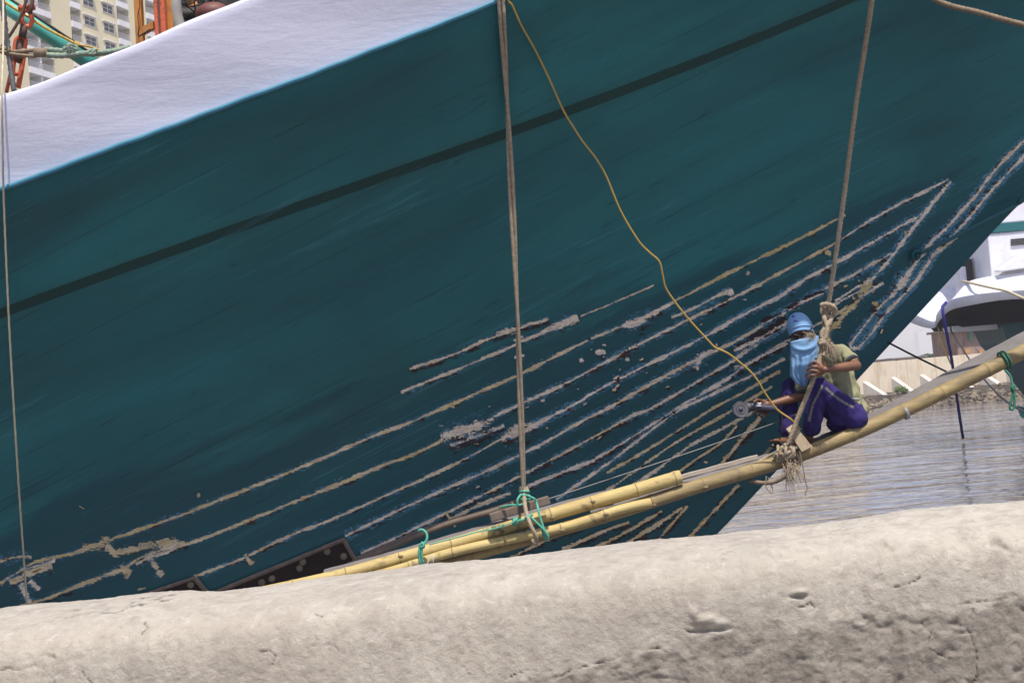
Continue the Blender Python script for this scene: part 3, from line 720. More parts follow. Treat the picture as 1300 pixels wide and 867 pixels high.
def concrete():
    m, nt, b = newmat('old_plastered_concrete')
    v = coords(nt, 'Object', (1, 1, 1)); vs_ = coords(nt, 'Object', (1, 1, .16))
    a = noise(nt, v, 3.2, 6, .6, .4); big = noise(nt, v, 1.1, 4, .6, .8); blot = noise(nt, v, 26, 6, .75, .8); s = noise(nt, vs_, 22, 5, .6, .3); f = noise(nt, v, 60, 6, .75); g = noise(nt, v, 10, 6, .65, .6)
    o_ = nt.nodes.new('ShaderNodeAttribute'); o_.attribute_name = 'old'; c_ = nt.nodes.new('ShaderNodeAttribute'); c_.attribute_name = 'crack'
    col = mixc(nt, ramp(nt, a, [(.3, 0.), (.7, 1.)]), (.425, .39, .325), (.345, .315, .26))
    col = mixc(nt, mth(nt, 'MULTIPLY', ramp(nt, s, [(.45, 0.), (.66, 1.)]), .6), col, (.27, .24, .20))
    col = mixc(nt, mth(nt, 'MULTIPLY', ramp(nt, g, [(.55, 0.), (.7, 1.)]), .4), col, (.52, .475, .41))
    col = mixc(nt, mth(nt, 'MULTIPLY', ramp(nt, f, [(.25, 1.), (.42, 0.)]), .5), col, (.17, .15, .125))
    col = mixc(nt, mth(nt, 'MULTIPLY', ramp(nt, big, [(.5, 0.), (.62, 1.)]), .35), col, (.31, .27, .22))
    col = mixc(nt, mth(nt, 'MULTIPLY', ramp(nt, blot, [(.56, 0.), (.66, 1.)]), .5), col, (.25, .215, .17))
    col = mixc(nt, mth(nt, 'MULTIPLY', ramp(nt, blot, [(.36, 1.), (.44, 0.)]), .35), col, (.55, .51, .45))
    od = mixc(nt, ramp(nt, g, [(.35, 0.), (.65, 1.)]), (.165, .148, .122), (.265, .24, .20))
    od = mixc(nt, mth(nt, 'MULTIPLY', ramp(nt, s, [(.5, 0.), (.65, 1.)]), .5), od, (.35, .315, .26))
    od = mixc(nt, ramp(nt, f, [(.3, .8), (.45, 0.)]), od, (.06, .052, .043))
    col = mixc(nt, mth(nt, 'MULTIPLY', o_.outputs['Fac'], .9), col, od)
    col = mixc(nt, mth(nt, 'MULTIPLY', c_.outputs['Fac'], .85), col, (.05, .04, .03))
    nt.links.new(col, b.inputs['Base Color']); b.inputs['Roughness'].default_value = .95
    b.inputs['Specular IOR Level'].default_value = .2
    f2 = noise(nt, v, 160, 4, .7)
    h = mth(nt, 'ADD', mth(nt, 'ADD', mth(nt, 'MULTIPLY', f, .8), mth(nt, 'MULTIPLY', g, .7)), mth(nt, 'MULTIPLY', f2, .35))
    nt.links.new(bump(nt, h, .8, .006), b.inputs['Normal'])
    return m
M['concrete'] = concrete()
me.materials.append(M['concrete'])
wallo = bpy.data.objects.new('parapet_wall', me); C.objects.link(wallo)
tag(wallo, 'thick rounded concrete parapet wall with cracked pale plaster across the foreground', 'wall')

# ------------------------------------------------------------------ ground and water
M['quay'] = weathered('quay_concrete', (.30, .27, .23), (.22, .2, .17), 1.5, .95, .4, .01)
q = MB(); q.box((0, -14.0, .2), (120, 34.96, 2.4)); qo = q.build('quay_ground', M['quay'], smooth=False); tag(qo, kind='structure')
q = MB(); q.box((0, 3.27, .35), (120, .5, 1.7)); qo = q.build('quay_edge', M['quay'], smooth=False); tag(qo, kind='structure')
def watermat():
    m, nt, b = newmat('harbour_water')
    b.inputs['Base Color'].default_value = (.13, .125, .135, 1); b.inputs['Roughness'].default_value = .045; b.inputs['IOR'].default_value = 1.38
    b.inputs['Specular IOR Level'].default_value = .8
    v = coords(nt, 'Object', (.42, 1, 1)); v2 = coords(nt, 'Object', (.5, .9, 1), (0, 0, R(12)))
    a = noise(nt, v, 1.15, 3, .5, .5); c = noise(nt, v2, 4.5, 3, .55, .3); d = noise(nt, v, .25, 2, .5)
    n0 = bump(nt, d, .6, .5); n1 = bump(nt, a, .75, .17, n0); n2 = bump(nt, c, .3, .035, n1)
    nt.links.new(n2, b.inputs['Normal']); return m
M['water'] = watermat()
q = MB(); q.add([(-1700, 3.2, 0), (1700, 3.2, 0), (1700, 97.4, 0), (-1700, 97.4, 0)], [(0, 1, 2, 3)]); wo = q.build('harbour_water', M['water'], smooth=False); tag(wo, kind='structure')
M['land'] = weathered('dry_ground', (.18, .16, .11), (.25, .22, .16), .05, .95, .3, .05)
q = MB(); q.add([(-1700, 98.6, 1.0), (1700, 98.6, 1.0), (1700, 2700, 1.0), (-1700, 2700, 1.0)], [(0, 1, 2, 3)]); wo = q.build('far_ground', M['land'], smooth=False); tag(wo, kind='structure')
q = MB(); q.box((0, 1345, -5.5), (3500, 2730, 1)); wo = q.build('harbour_bed', M['land'], smooth=False); tag(wo, kind='structure')

# ------------------------------------------------------------------ far sea wall with buttresses
def seawallmat():
    m, nt, b = newmat('sea_wall_concrete')
    v = coords(nt, 'Object'); vs_ = coords(nt, 'Object', (1, 1, .25))
    a = noise(nt, v, .5, 5, .6); s = noise(nt, vs_, 1.2, 5, .6, .3)
    col = mixc(nt, ramp(nt, a, [(.3, 0.), (.7, 1.)]), (.74, .64, .48), (.62, .53, .40))
    col = mixc(nt, mth(nt, 'MULTIPLY', ramp(nt, s, [(.5, 0.), (.66, 1.)]), .75), col, (.44, .29, .14))
    tc = nt.nodes.new('ShaderNodeTexCoord'); sp = nt.nodes.new('ShaderNodeSeparateXYZ'); nt.links.new(tc.outputs['Object'], sp.inputs[0])
    fr = mth(nt, 'ABSOLUTE', mth(nt, 'SUBTRACT', mth(nt, 'FRACT', mth(nt, 'MULTIPLY', sp.outputs['X'], .5)), .5))
    col = mixc(nt, ramp(nt, fr, [(0., .6), (.02, 0.)]), col, (.3, .27, .23))
    nt.links.new(col, b.inputs['Base Color']); b.inputs['Roughness'].default_value = .9
    return m
M['seawall'] = seawallmat(); M['seawall_fin'] = weathered('buttress_concrete', (.66, .60, .50), (.56, .50, .42), 1.5, .9, .2, .01)
ZT = P(1100, 461, 98).z; ZB = P(1140, 497, 98).z
sw = MB(); sw.box((0, 98.15, (ZT + .9) / 2), (320, .30, ZT - .9))
sea = sw.build('sea_wall', M['seawall'], smooth=False); tag(sea, 'pale concrete sea wall with sloping buttresses across the water', 'wall')
X0 = P(1104, 480, 98).x
for k in range(-14, 26):
    x = X0 + k * 1.98
    f = MB(); zt = ZB + .95 + random.uniform(-.08, .08); w = .16
    f.add([(x - w, 98.0, zt), (x + w, 98.0, zt), (x + w, 96.9, ZB - .12), (x - w, 96.9, ZB - .12), (x - w, 98.0, ZB - .12), (x + w, 98.0, ZB - .12)], [(0, 1, 2, 3)[::-1], (0, 3, 4), (1, 5, 2), (3, 2, 5, 4)[::-1]])
    for v in range(len(f.v)):      # the fins lean to the right as seen from the water
        xx, yy, zz_ = f.v[v]; f.v[v] = (xx + (98.0 - yy) * .95 - .35, yy, zz_)
    f.build('buttress', M['seawall_fin'], sea, smooth=False)
M['stone'] = weathered('rubble_stone', (.07, .055, .04), (.26, .21, .15), 1.1, .9, .6, .03, dirt=(.04, .03, .02), dirtamt=.7)
rb = MB(); rb.add([(-160, 98.02, ZB), (160, 98.02, ZB), (160, 96.6, ZB - .25), (-160, 96.6, ZB - .25), (160, 95.4, -.4), (-160, 95.4, -.4)], [(0, 1, 2, 3), (3, 2, 4, 5)])
base_ = rb.build('rubble_slope', weathered('rubble_core', (.03, .025, .02), (.07, .055, .04), 1, .95, .5, .03), smooth=False); tag(base_, kind='structure')
rb = MB()
for k in range(1500):
    x = random.uniform(15, 48); t = random.random(); y = 96.7 - t * 1.15 + random.uniform(-.05, .05); z = (ZB - .28) - (t) * (ZB - .12)
    if t < .12: y = random.uniform(96.6, 97.6); z = ZB - .17
    s = random.uniform(.09, .22)
    rb.ball((x, y, z), (s * random.uniform(.8, 1.4), s, s * random.uniform(.6, .95)), seg=6, rings=4, rot=Matrix.Rotation(random.random() * 6, 3, 'Y'))
ro = rb.build('rubble_bank', M['stone'], smooth=False); tag(ro, 'bank of loose dark rubble stones at the foot of the sea wall', 'rubble', kind='stuff')
# weeds growing on the bank
M['leaf'] = weathered('weed_leaf', (.06, .11, .02), (.12, .16, .04), 3, .8, .2, .01)
def shrub(name, c, rx, ry, rz, n, leaf, label, cat, group=None):
    mb = MB(); c = Vector(c)
    for k in range(n):
        d = Vector((random.gauss(0, 1), random.gauss(0, 1), random.gauss(0, 1))).normalized() * random.random() ** .4
        p = c + Vector((d.x * rx, d.y * ry, max(d.z, -.5) * rz)); s = leaf * random.uniform(.5, 1.2)
        u = Vector((random.uniform(-1, 1), random.uniform(-1, 1), random.uniform(-1, 1))).normalized() * s; w = u.orthogonal().normalized() * s * .5
        mb.add([p - u, p + w, p + u, p - w], [(0, 1, 2, 3)])
    o = mb.build(name, M['leaf'], smooth=False); tag(o, label, cat, group); return o
for (x, y, s, lb) in ((1143, 492, .5, 'green weed tuft at the foot of the sea wall, second buttress from the ship'), (1188, 483, .3, 'small green weed tuft beside a buttress, just above the grey plank')):
    c = P(x, y, 97.3); shrub('weed', (c.x, 97.2, ZB + .12), s, .3, s * .6, 260, .09, lb, 'plant', 'weeds on the rubble bank')

# ------------------------------------------------------------------ background buildings
M['glass'] = weathered('dark_window', (.010, .012, .016), (.025, .028, .036), 3, .55, .05, .001)
M['dark'] = weathered('dark_recess', (.035, .032, .03), (.06, .055, .05), 2, .9, .2, .01)
lw = empty('low_building', P(1150, 458, 125), 'long low whitewashed building with small dark windows just above the sea wall', 'building')
wm = weathered('whitewash', (.42, .38, .38), (.52, .48, .48), .6, .9, .2, .01)
def pxbox(mb, x0, x1, y0, y1, Y, dep, m=0, zb=None):
    a = P(x0, y0, Y); b = P(x1, y0, Y); c = P(x1, y1, Y)
    z1 = P((x0 + x1) / 2, y0, Y).z; z0 = P((x0 + x1) / 2, y1, Y).z if zb is None else zb
    mb.box(((a.x + b.x) / 2, Y + dep / 2, (z0 + z1) / 2), (b.x - a.x, dep, z1 - z0), m)
q = MB(); pxbox(q, 1134, 1176, 454, 462, 125, 8, zb=1); q.build('wall', wm, lw, False)
q = MB(); pxbox(q, 1133, 1177, 452.6, 454.2, 124.6, 9); q.build('roof', weathered('grey_roof', (.25, .22, .22), (.33, .3, .3), 1, .9, .2, .01), lw, False)
for x in (1137, 1153, 1165):
    q = MB(); pxbox(q, x, x + 2.6, 456.5, 459, 124.95, .2); q.build('window', M['glass'], lw, False)
sh = empty('patchwork_shack', P(1245, 430, 118), 'tall patchwork shack of weathered boards and rusty sheets above the sea wall', 'shack')
bm_ = weathered('weathered_boards', (.36, .26, .22), (.14, .10, .09), 1.6, .9, .4, .02, (2.5, 1, .5), dirt=(.33, .12, .08), dirtamt=.5)
q = MB(); pxbox(q, 1213, 1262, 417, 452, 118, 7, zb=1); q.build('wall', bm_, sh, False)
q = MB(); pxbox(q, 1261, 1290, 415, 448, 117.9, 7, zb=1); q.build('wall', weathered('patched_plaster', (.55, .46, .36), (.45, .33, .2), .8, .9, .3, .01, dirt=(.4, .24, .1), dirtamt=.6), sh, False)
q = MB(); pxbox(q, 1211, 1292, 413.5, 416.5, 117.4, 8); q.build('roof', weathered('tin_roof', (.2, .15, .13), (.3, .22, .18), 1.4, .8, .3, .01, dirt=(.25, .08, .04), dirtamt=.6), sh, False)
for (x, y, w, h, mm) in ((1248.5, 422, 3, 5, 'dark'), (1261, 418.5, 6, 6, 'dark'), (1230.5, 420, 3.4, 13, 'turq2'), (1225, 443, 7, 6, 'ochre2'), (1243, 444, 4, 4, 'ochre2')):
    if mm == 'turq2': mt = M.setdefault('turq2', weathered('faded_green_cloth', (.06, .2, .17), (.08, .26, .2), 3, .9, .1, .01))
    elif mm == 'ochre2': mt = M.setdefault('ochre2', weathered('faded_orange_sheet', (.45, .22, .08), (.5, .3, .14), 3, .9, .1, .01))
    else: mt = M['dark']
    q = MB(); pxbox(q, x, x + w, y, y + h, 117.8, .25); q.build({'dark': 'window', 'turq2': 'hanging_cloth', 'ochre2': 'patch_panel'}[mm], mt, sh, False)
# far towers fading in the haze
tm = weathered('far_tower', (.22, .22, .25), (.28, .28, .3), .02, .8, .1, .1)
TY = 2600
tw = empty('tower_block', P(1174, 455, TY), 'hazy pale blue tower block pair far beyond the sea wall', 'tower')
for (x0, x1, y0) in ((1165.5, 1171.5, 421), (1171.2, 1176.5, 418), (1176.2, 1182, 416.5)):
    q = MB(); pxbox(q, x0, x1, y0, 460, TY, 30, zb=1); q.build('shaft', tm, tw, False)
q = MB(); c = P(1180, 416, TY + 10); q.tube([c, c + Vector((0, 0, 6))], .6, 6); q.build('mast', tm, tw, False)
t2 = MB(); pxbox(t2, 1208.8, 1211.6, 436, 455, TY, 20, zb=1); pxbox(t2, 1209.4, 1211, 433, 437, TY, 10)
tag(t2.build('slim_tower', tm, smooth=False), 'very faint slim tower between the tower blocks and the shack', 'tower')
# tree behind the low building
tr = empty('tree', P(1178, 458, 135), 'dark rounded tree crown showing over the sea wall beside the low building', 'tree')
c = P(1177.5, 456, 135)
q = MB()
for k in range(900):
    d = Vector((random.gauss(0, 1), random.gauss(0, 1), random.gauss(0, 1))).normalized() * random.random() ** .35
    p = c + Vector((d.x * .9, d.y * .8, d.z * .42 + .1)); u = Vector((random.uniform(-1, 1), random.uniform(-1, 1), random.uniform(-1, 1))).normalized() * .11; w = u.orthogonal() * .6
    q.add([p - u, p + w, p + u, p - w], [(0, 1, 2, 3)])
q.build('crown', weathered('dark_foliage', (.03, .06, .03), (.06, .09, .05), 2, .8, .1, .01), tr, False)
q = MB(); q.tube([(c.x, c.y, 1), (c.x + .05, c.y, c.z)], [.14, .08], 8); q.build('trunk', M['deckwood'], tr)
# sunlit warehouse added unseen beyond our bow for its beige reflection in the water
wh = empty('backdrop', (9, 118, 1), 'cream warehouse added unseen behind the bow for its reflection in the water', 'building')
q = MB(); q.box((11.5, 118, 7.5), (31, 10, 13)); q.build('wall', weathered('cream_wall', (.80, .70, .52), (.70, .62, .46), .3, .9, .2, .02, dirt=(.36, .3, .22), dirtamt=.7, dscale=.5), wh, False)
q = MB(); q.box((11.5, 118, 14.2), (32, 11, .5)); q.build('roof', M['stone'], wh, False)

# ---- apartment tower, upper left
FD = Vector((math.sin(R(18.6)), math.cos(R(18.6)), 0)); FN = Vector((FD.y, -FD.x, 0))
F0 = P(60, 50, 225)
def fac(x, y):
    d = ray(x, y); t = (F0 - EYE).dot(FN) / d.dot(FN); p = EYE + d * t
    return (p - F0).dot(FD), p.z
def S(x): return fac(x, 40)[0]
apt = empty('apartment_tower', (F0.x, F0.y, 1), 'cream high-rise apartment tower with white balconies rising behind the ship', 'building')
M['cream'] = weathered('cream_render', (.62, .55, .36), (.56, .50, .33), .15, .9, .1, .02)
M['balc'] = weathered('white_balcony', (.72, .71, .73), (.62, .61, .64), .3, .8, .1, .02)
M['rail'] = weathered('balcony_rail', (.30, .30, .33), (.38, .38, .4), 2, .5, .1, .01)
M['wframe'] = weathered('white_frame', (.66, .66, .66), (.6, .6, .6), 2, .6, .1, .01)
def fbox(mb, s0, s1, z0, z1, n0, n1):
    c = F0 * 1.0; c.z = 0
    q = [c + FD * s + FN * n + Vector((0, 0, z0)) for s, n in ((s0, n0), (s1, n0), (s1, n1), (s0, n1))]
    mb.hexa(q, (0, 0, z1 - z0))
FH = (fac(115, 28)[1] - fac(115, 52)[1]); ZW = fac(115, 28)[1]
ztop = ZW + FH * 4.4; zbot = 1.0
bays = [(-120, 33, 'w'), (33, 65, 'b'), (65, 91, 'w'), (91, 103, 'b'), (103, 150, 'w'), (150, 164, 'b'), (164, 187, 'w'), (187, 201, 'b'), (201, 240, 'w')]
wl = MB()
for x0, x1, k in bays:
    if k == 'w': fbox(wl, S(x0), S(x1), zbot, ztop, -2.5, 0)
fbox(wl, S(-120), S(240), zbot, ztop, -18, -2.52)
wl.build('wall', M['cream'], apt, False)
q = MB(); fbox(q, S(-120) - .3, S(240) + .3, ztop, ztop + .8, -18.2, .3); q.build('roof', M['balc'], apt, False)
nfl = 9
for fl in range(-4, 5):
    zf = ZW + fl * FH
    for x0, x1, k in bays:
        if k != 'b' or x1 < -10: continue
        s0, s1 = S(x0), S(x1)
        bo = MB(); zs0 = zf - FH * .62
        fbox(bo, s0 + .02, s1 - .02, zs0, zs0 + FH * .30, -2.5, .25)
        if (x1 - x0) > 20: fbox(bo, (s0 + s1) / 2 - .25, (s0 + s1) / 2 + .25, zs0 + FH * .3, zs0 + FH, -2.4, .0)
        b_ = bo.build('balcony', M['balc'], apt, False)
        rl = MB(); z0_, z1_ = zs0 + FH * .30, zs0 + FH * .62
        fbox(rl, s0 + .1, s1 - .1, z1_ - .08, z1_, .12, .18)
        ns = max(3, int((s1 - s0) / .22))
        for i in range(ns + 1):
            s = s0 + .1 + (s1 - s0 - .2) * i / ns; fbox(rl, s - .028, s + .028, z0_, z1_, .13, .17)
        rl.build('railing', M['rail'], b_, False).parent = b_
        bd = MB()
        for a0, a1 in ([(.03, .47), (.53, .97)] if (x1 - x0) > 20 else [(.04, .96)]):
            fbox(bd, s0 + (s1 - s0) * a0, s0 + (s1 - s0) * a1, zs0 + FH * .3, zs0 + FH * .98, -2.45, -2.38)
        bd.build('balcony_door_shade', M['glass'], b_, False)  # doors widened into dark panels to paint the recess shade
    for xc, yo, w in ((114, 0, 13.5), (138, 8, 13)):
        s0, s1 = S(xc - w / 2), S(xc + w / 2); dz = fac(xc, 28 + yo)[1] - ZW; zc = zf + (dz if abs(dz) < 2 else 0)
        h = FH * .47
        fr = MB()
        fbox(fr, s0, s1, zc - h / 2, zc - h / 2 + .09, 0, .10); fbox(fr, s0, s1, zc + h / 2 - .12, zc + h / 2, 0, .10)
        for s in (s0, (s0 + s1) / 2 - .06, s1 - .12): fbox(fr, s, s + .12, zc - h / 2 + .12, zc + h / 2 - .12, 0, .10)
        fbox(fr, s0 + .12, s1 - .12, zc - .02, zc + .06, 0, .08)
        w_ = fr.build('window', M['wframe'], apt, False)
        pn = MB(); fbox(pn, s0 + .05, s1 - .05, zc - h / 2 + .05, zc + h / 2 - .05, .005, .04); pn.build('pane', M['glass'], w_, False)
        hd = MB(); fbox(hd, s0 - .3, s1 + .3, zc + h / 2 + .02, zc + h / 2 + .16, 0, .55); hd.build('hood', M['balc'], w_, False)

# ------------------------------------------------------------------ white ship moored behind, right
WY = 50.0
ws = empty('white_ship', P(1260, 400, WY), 'white ship stern with teal band and dark overhanging counter, right of the bow', 'ship')
M['wpaint'] = weathered('white_ship_paint', (.80, .80, .82), (.72, .72, .75), .8, .45, .2, .01, dirt=(.5, .46, .42), dirtamt=.35)
M['under'] = weathered('dark_counter_planks', (.006, .008, .009), (.016, .016, .016), .8, .8, .5, .02, (1, 6, 1))
M['teal2'] = weathered('teal_band', (.012, .115, .12), (.015, .13, .14), 1, .5, .1, .01)
# deckhouse: a plan polygon carried upwards
A = P(1258, 345, 47.5); B = P(1227, 352, 50.5)
plan = [(A.x, 47.5), (B.x, 50.3), (B.x + .2, 56.0), (A.x + 9, 56.0), (A.x + 9, 47.5)]
def planbox(mb, pl, z0, z1, grow=0.):
    cx = sum(p[0] for p in pl) / len(pl); cy = sum(p[1] for p in pl) / len(pl)
    q = [(p[0] + (grow if p[0] > cx else -grow), p[1] + (grow if p[1] > cy else -grow)) for p in pl]
    n = len(q)
    mb.add([(x, y, z0) for x, y in q] + [(x, y, z1) for x, y in q], [tuple(range(n)), tuple(range(2 * n - 1, n - 1, -1))] + [(i, n + i, n + (i + 1) % n, (i + 1) % n) for i in range(n)])
zA = P(1258, 345, 47.5).z; zB0 = P(1258, 296, 47.5).z; zB1 = P(1258, 285.5, 47.5).z; zTop = P(1258, 205, 47.5).z
q = MB(); planbox(q, plan, zA - .3, zB0); planbox(q, plan, zB1, zTop, .0); q.build('deckhouse', M['wpaint'], ws, False, .05)
q = MB(); planbox(q, plan, zB0 + .002, zB1 - .002, .05); q.build('teal_band', M['teal2'], ws, False)
# louvres
for (x, y, n, w) in ((1245.5, 315, 3, 4.0),):
    lv = MB()
    for k in range(n):
        a = P(x, y + k * 3.4 + 1.2, 48.55); lv.box((a.x + .08, a.y, a.z), (.12, .25, .05))
    lv.build('louvre', M['dark'], ws, False)
lv = MB()
for k in range(3):
    a = P(1283, 304 + k * 3.2, 47.5); b = P(1306, 302 + k * 3.2, 47.5); lv.box(((a.x + b.x) / 2, 47.47, (a.z + b.z) / 2 - .02), (b.x - a.x, .06, .045))
lv.build('louvre', M['dark'], ws, False)
fx = MB(); a = P(1268, 342, 46.9); b = P(1318, 328, 46.9)
fx.hexa([a, P(1268, 345, 46.9), P(1318, 338, 46.9), P(1318, 322, 46.9), P(1290, 327, 46.9)], (0, .5, 0)); fx.build('deck_locker', M['wpaint'], ws, False, .03)
bx = MB(); a = P(1222, 356, 49.5); bx.box((a.x, 49.7, a.z), (.26, .6, .95)); bx.build('bollard_housing', M['wpaint'], ws, False, .03)
bx = MB(); a = P(1232, 345, 49.4); bx.box((a.x - .03, 49.6, a.z), (.24, .4, .9)); bx.build('shade_block', M['dark'], ws, False)  # dark block standing in for the shaded gap between housing and deckhouse
# stern: rims as rings in plan
rim_t = [(1186, 409, 50), (1189, 400, 49.2), (1196, 390, 48.3), (1204, 383.5, 47.5), (1215, 379, 47), (1238, 374.5, 46.4), (1268, 371, 46.1), (1300, 368.5, 46), (1345, 364, 46), (1420, 356, 46), (1520, 345, 46)]
rim_b = [(1184, 417, 50.1), (1187.5, 412, 49.3), (1194, 404, 48.4), (1202, 396.5, 47.6), (1214, 391.5, 47.1), (1238, 386.5, 46.5), (1268, 381.5, 46.2), (1300, 379, 46.1), (1345, 374, 46.1), (1420, 366, 46.1), (1520, 355, 46.1)]
def ringpts(pl):
    c = [P(x, y, Y) for x, y, Y in pl]; far = [Vector((p.x, 2 * 50.1 - p.y, p.z)) for p in c[1:]]
    return catmull(far[::-1] + c, 5)
rt, rbm = ringpts(rim_t), ringpts(rim_b)
n = len(rt)
top = [];
for p in rt:       # the skirt rises inwards to the deckhouse foot
    k = .52; top.append(Vector((max(p.x + .9 * (1 if p.x < A.x + 1 else .0), p.x), 50.1 + (p.y - 50.1) * .72, p.z + .62)))
mid = [Vector((p.x + .35 * (1 if p.x < A.x + 1 else 0), 50.1 + (p.y - 50.1) * .90, p.z + .18)) for p in rt]
q = MB(); q.add(rt + mid + top, [(r * n + i, r * n + i + 1, (r + 1) * n + i + 1, (r + 1) * n + i) for r in range(2) for i in range(n - 1)]); q.build('stern_deck', M['wpaint'], ws)
q = MB(); q.add(list(top), [tuple(range(n))]); q.build('poop_deck', M['wpaint'], ws, False)
inn = [Vector((p.x + .08, 50.1 + (p.y - 50.1) * .97, p.z + .02)) for p in rbm]
q = MB(); q.add([p + Vector((0, 0, .02)) for p in rt] + rbm + inn, [(r * n + i, (r + 1) * n + i, (r + 1) * n + i + 1, r * n + i + 1) for r in range(2) for i in range(n - 1)]); q.build('rub_rail', M['wpaint'], ws)
low = [Vector((max(p.x, P(1207, 415, 50).x) + .1, 50.1 + (p.y - 50.1) * .62, P(1240, 414.5, 50).z)) for p in rbm]
q = MB(); q.add(inn + low, [(i, n + i, n + i + 1, i + 1) for i in range(n - 1)]); q.add(low, [tuple(range(n))]); q.build('counter', M['under'], ws)
q = MB()
a = P(1209, 414, 49.0); b = P(1281, 409.5, 49.0); q.hexa([a, P(1212, 420, 49.0), P(1281, 417, 49.0), b], (0, 1.2, 0)); q.build('transom_board', M['wpaint'], ws, False)
for k in range(3):
    bq = MB(); a = P(1216 + k * 4, 405 - k * 3, 47.6); b = P(1330, 398 - k * 6, 48.4); bq.tube([a, a.lerp(b, .5) - Vector((0, 0, .05)), b], .05, 6); bq.build('counter_beam', M['under'], ws)
hl = MB(); z0 = -.6
pr = [(P(1276, 384, 48).x, P(1276, 384, 48).z + .6), (P(1279, 412, 48).x, P(1279, 412, 48).z), (P(1288, 434, 48).x, P(1288, 434, 48).z), (P(1318, 466, 48).x, P(1318, 466, 48).z), (P(1400, 560, 48).x, z0)]
L = len(pr)
near = [Vector((x, 48.4 + .25 * i * .5, z)) for i, (x, z) in enumerate(pr)]
farx = [Vector((x + 14, p.y - 1.5, z + .3)) for p, (x, z) in zip(near, pr)]
nearm = [Vector((p.x, 100.2 - p.y, p.z)) for p in near]; farm = [Vector((p.x, 100.2 - p.y, p.z)) for p in farx]
hl.add(farx + near + nearm + farm, [(r * L + i, r * L + i + 1, (r + 1) * L + i + 1, (r + 1) * L + i) for r in range(3) for i in range(L - 1)])
hl.build('hull', weathered('teal_far_hull', (.012, .065, .07), (.018, .09, .09), .7, .5, .2, .01), ws, False)

# small boat at the right edge
bt = empty('small_boat', P(1296, 512, 62), 'teal rowing boat whose prow just enters at the right edge of the water', 'boat')
q = MB(); c = P(1290, 507, 62)
secs = [(0, .02, .78, .30), (.5, .35, .62, .0), (1.4, .62, .5, -.1), (3, .75, .45, -.1), (4.6, .55, .5, -.1), (5.2, .3, .58, .0)]
vs = []
for (dx, w, zt, zb) in secs: vs += [(c.x + dx, 62 - w, zt), (c.x + dx + .1, 62 - w * .7, zb), (c.x + dx + .1, 62 + w * .7, zb), (c.x + dx, 62 + w, zt)]
q.add(vs, [(4 * i + k, 4 * i + k + 1, 4 * i + k + 5, 4 * i + k + 4) for i in range(5) for k in range(3)] + [(20, 21, 22, 23)])
q.build('hull', M['teal2'], bt, False)
q = MB()
for k in (1.4, 3.2): q.box((c.x + k, 62, .42), (.22, 1.1, .04))
q.build('thwart', M['deckwood'], bt, False)

# ------------------------------------------------------------------ scaffold of bamboo and planks
def YS(x): return 10.25 + (x - 430) / 615 * .4
M['bamboo'] = None
def bamboomat(name, c1, c2, c3):
    m, nt, b = newmat(name)
    v = coords(nt, 'Object', (1.5, 8, 8), (0, R(22), 0)); v2 = coords(nt, 'Object')
    a = noise(nt, v, 1.6, 5, .6, .3); s = noise(nt, v, 6, 5, .65); f = noise(nt, v2, 6, 5, .7, .5)
    col = mixc(nt, ramp(nt, a, [(.35, 0.), (.65, 1.)]), c1, c2)
    col = mixc(nt, mth(nt, 'MULTIPLY', ramp(nt, s, [(.5, 0.), (.72, 1.)]), .5), col, c3)
    col = mixc(nt, mth(nt, 'MULTIPLY', ramp(nt, f, [(.56, 0.), (.68, 1.)]), .7), col, (.15, .105, .06))
    nt.links.new(col, b.inputs['Base Color']); b.inputs['Roughness'].default_value = .68
    nt.links.new(bump(nt, s, .4, .004), b.inputs['Normal']); return m
M['bamboo_y'] = bamboomat('yellow_bamboo', (.52, .41, .16), (.44, .32, .12), (.26, .19, .08))
M['bamboo_b'] = bamboomat('brown_bamboo', (.34, .25, .10), (.21, .155, .07), (.10, .075, .045))
M['node'] = weathered('bamboo_node', (.30, .23, .11), (.17, .12, .07), 20, .8, .3, .002)
M['plank'] = weathered('grey_plank', (.19, .175, .165), (.14, .13, .125), 3, .85, .5, .004, (1, 10, 10), dirt=(.13, .1, .08), dirtamt=.5)
M['batten'] = weathered('pale_batten', (.50, .44, .36), (.42, .36, .29), 5, .8, .4, .003, (1, 8, 8), dirt=(.25, .13, .07), dirtamt=.4)
M['timber'] = weathered('dark_timber', (.20, .15, .11), (.13, .10, .08), 6, .85, .5, .004, dirt=(.06, .04, .03), dirtamt=.5)
M['timber_l'] = weathered('light_timber', (.46, .37, .24), (.36, .28, .18), 8, .8, .4, .003, dirt=(.18, .12, .07), dirtamt=.5)
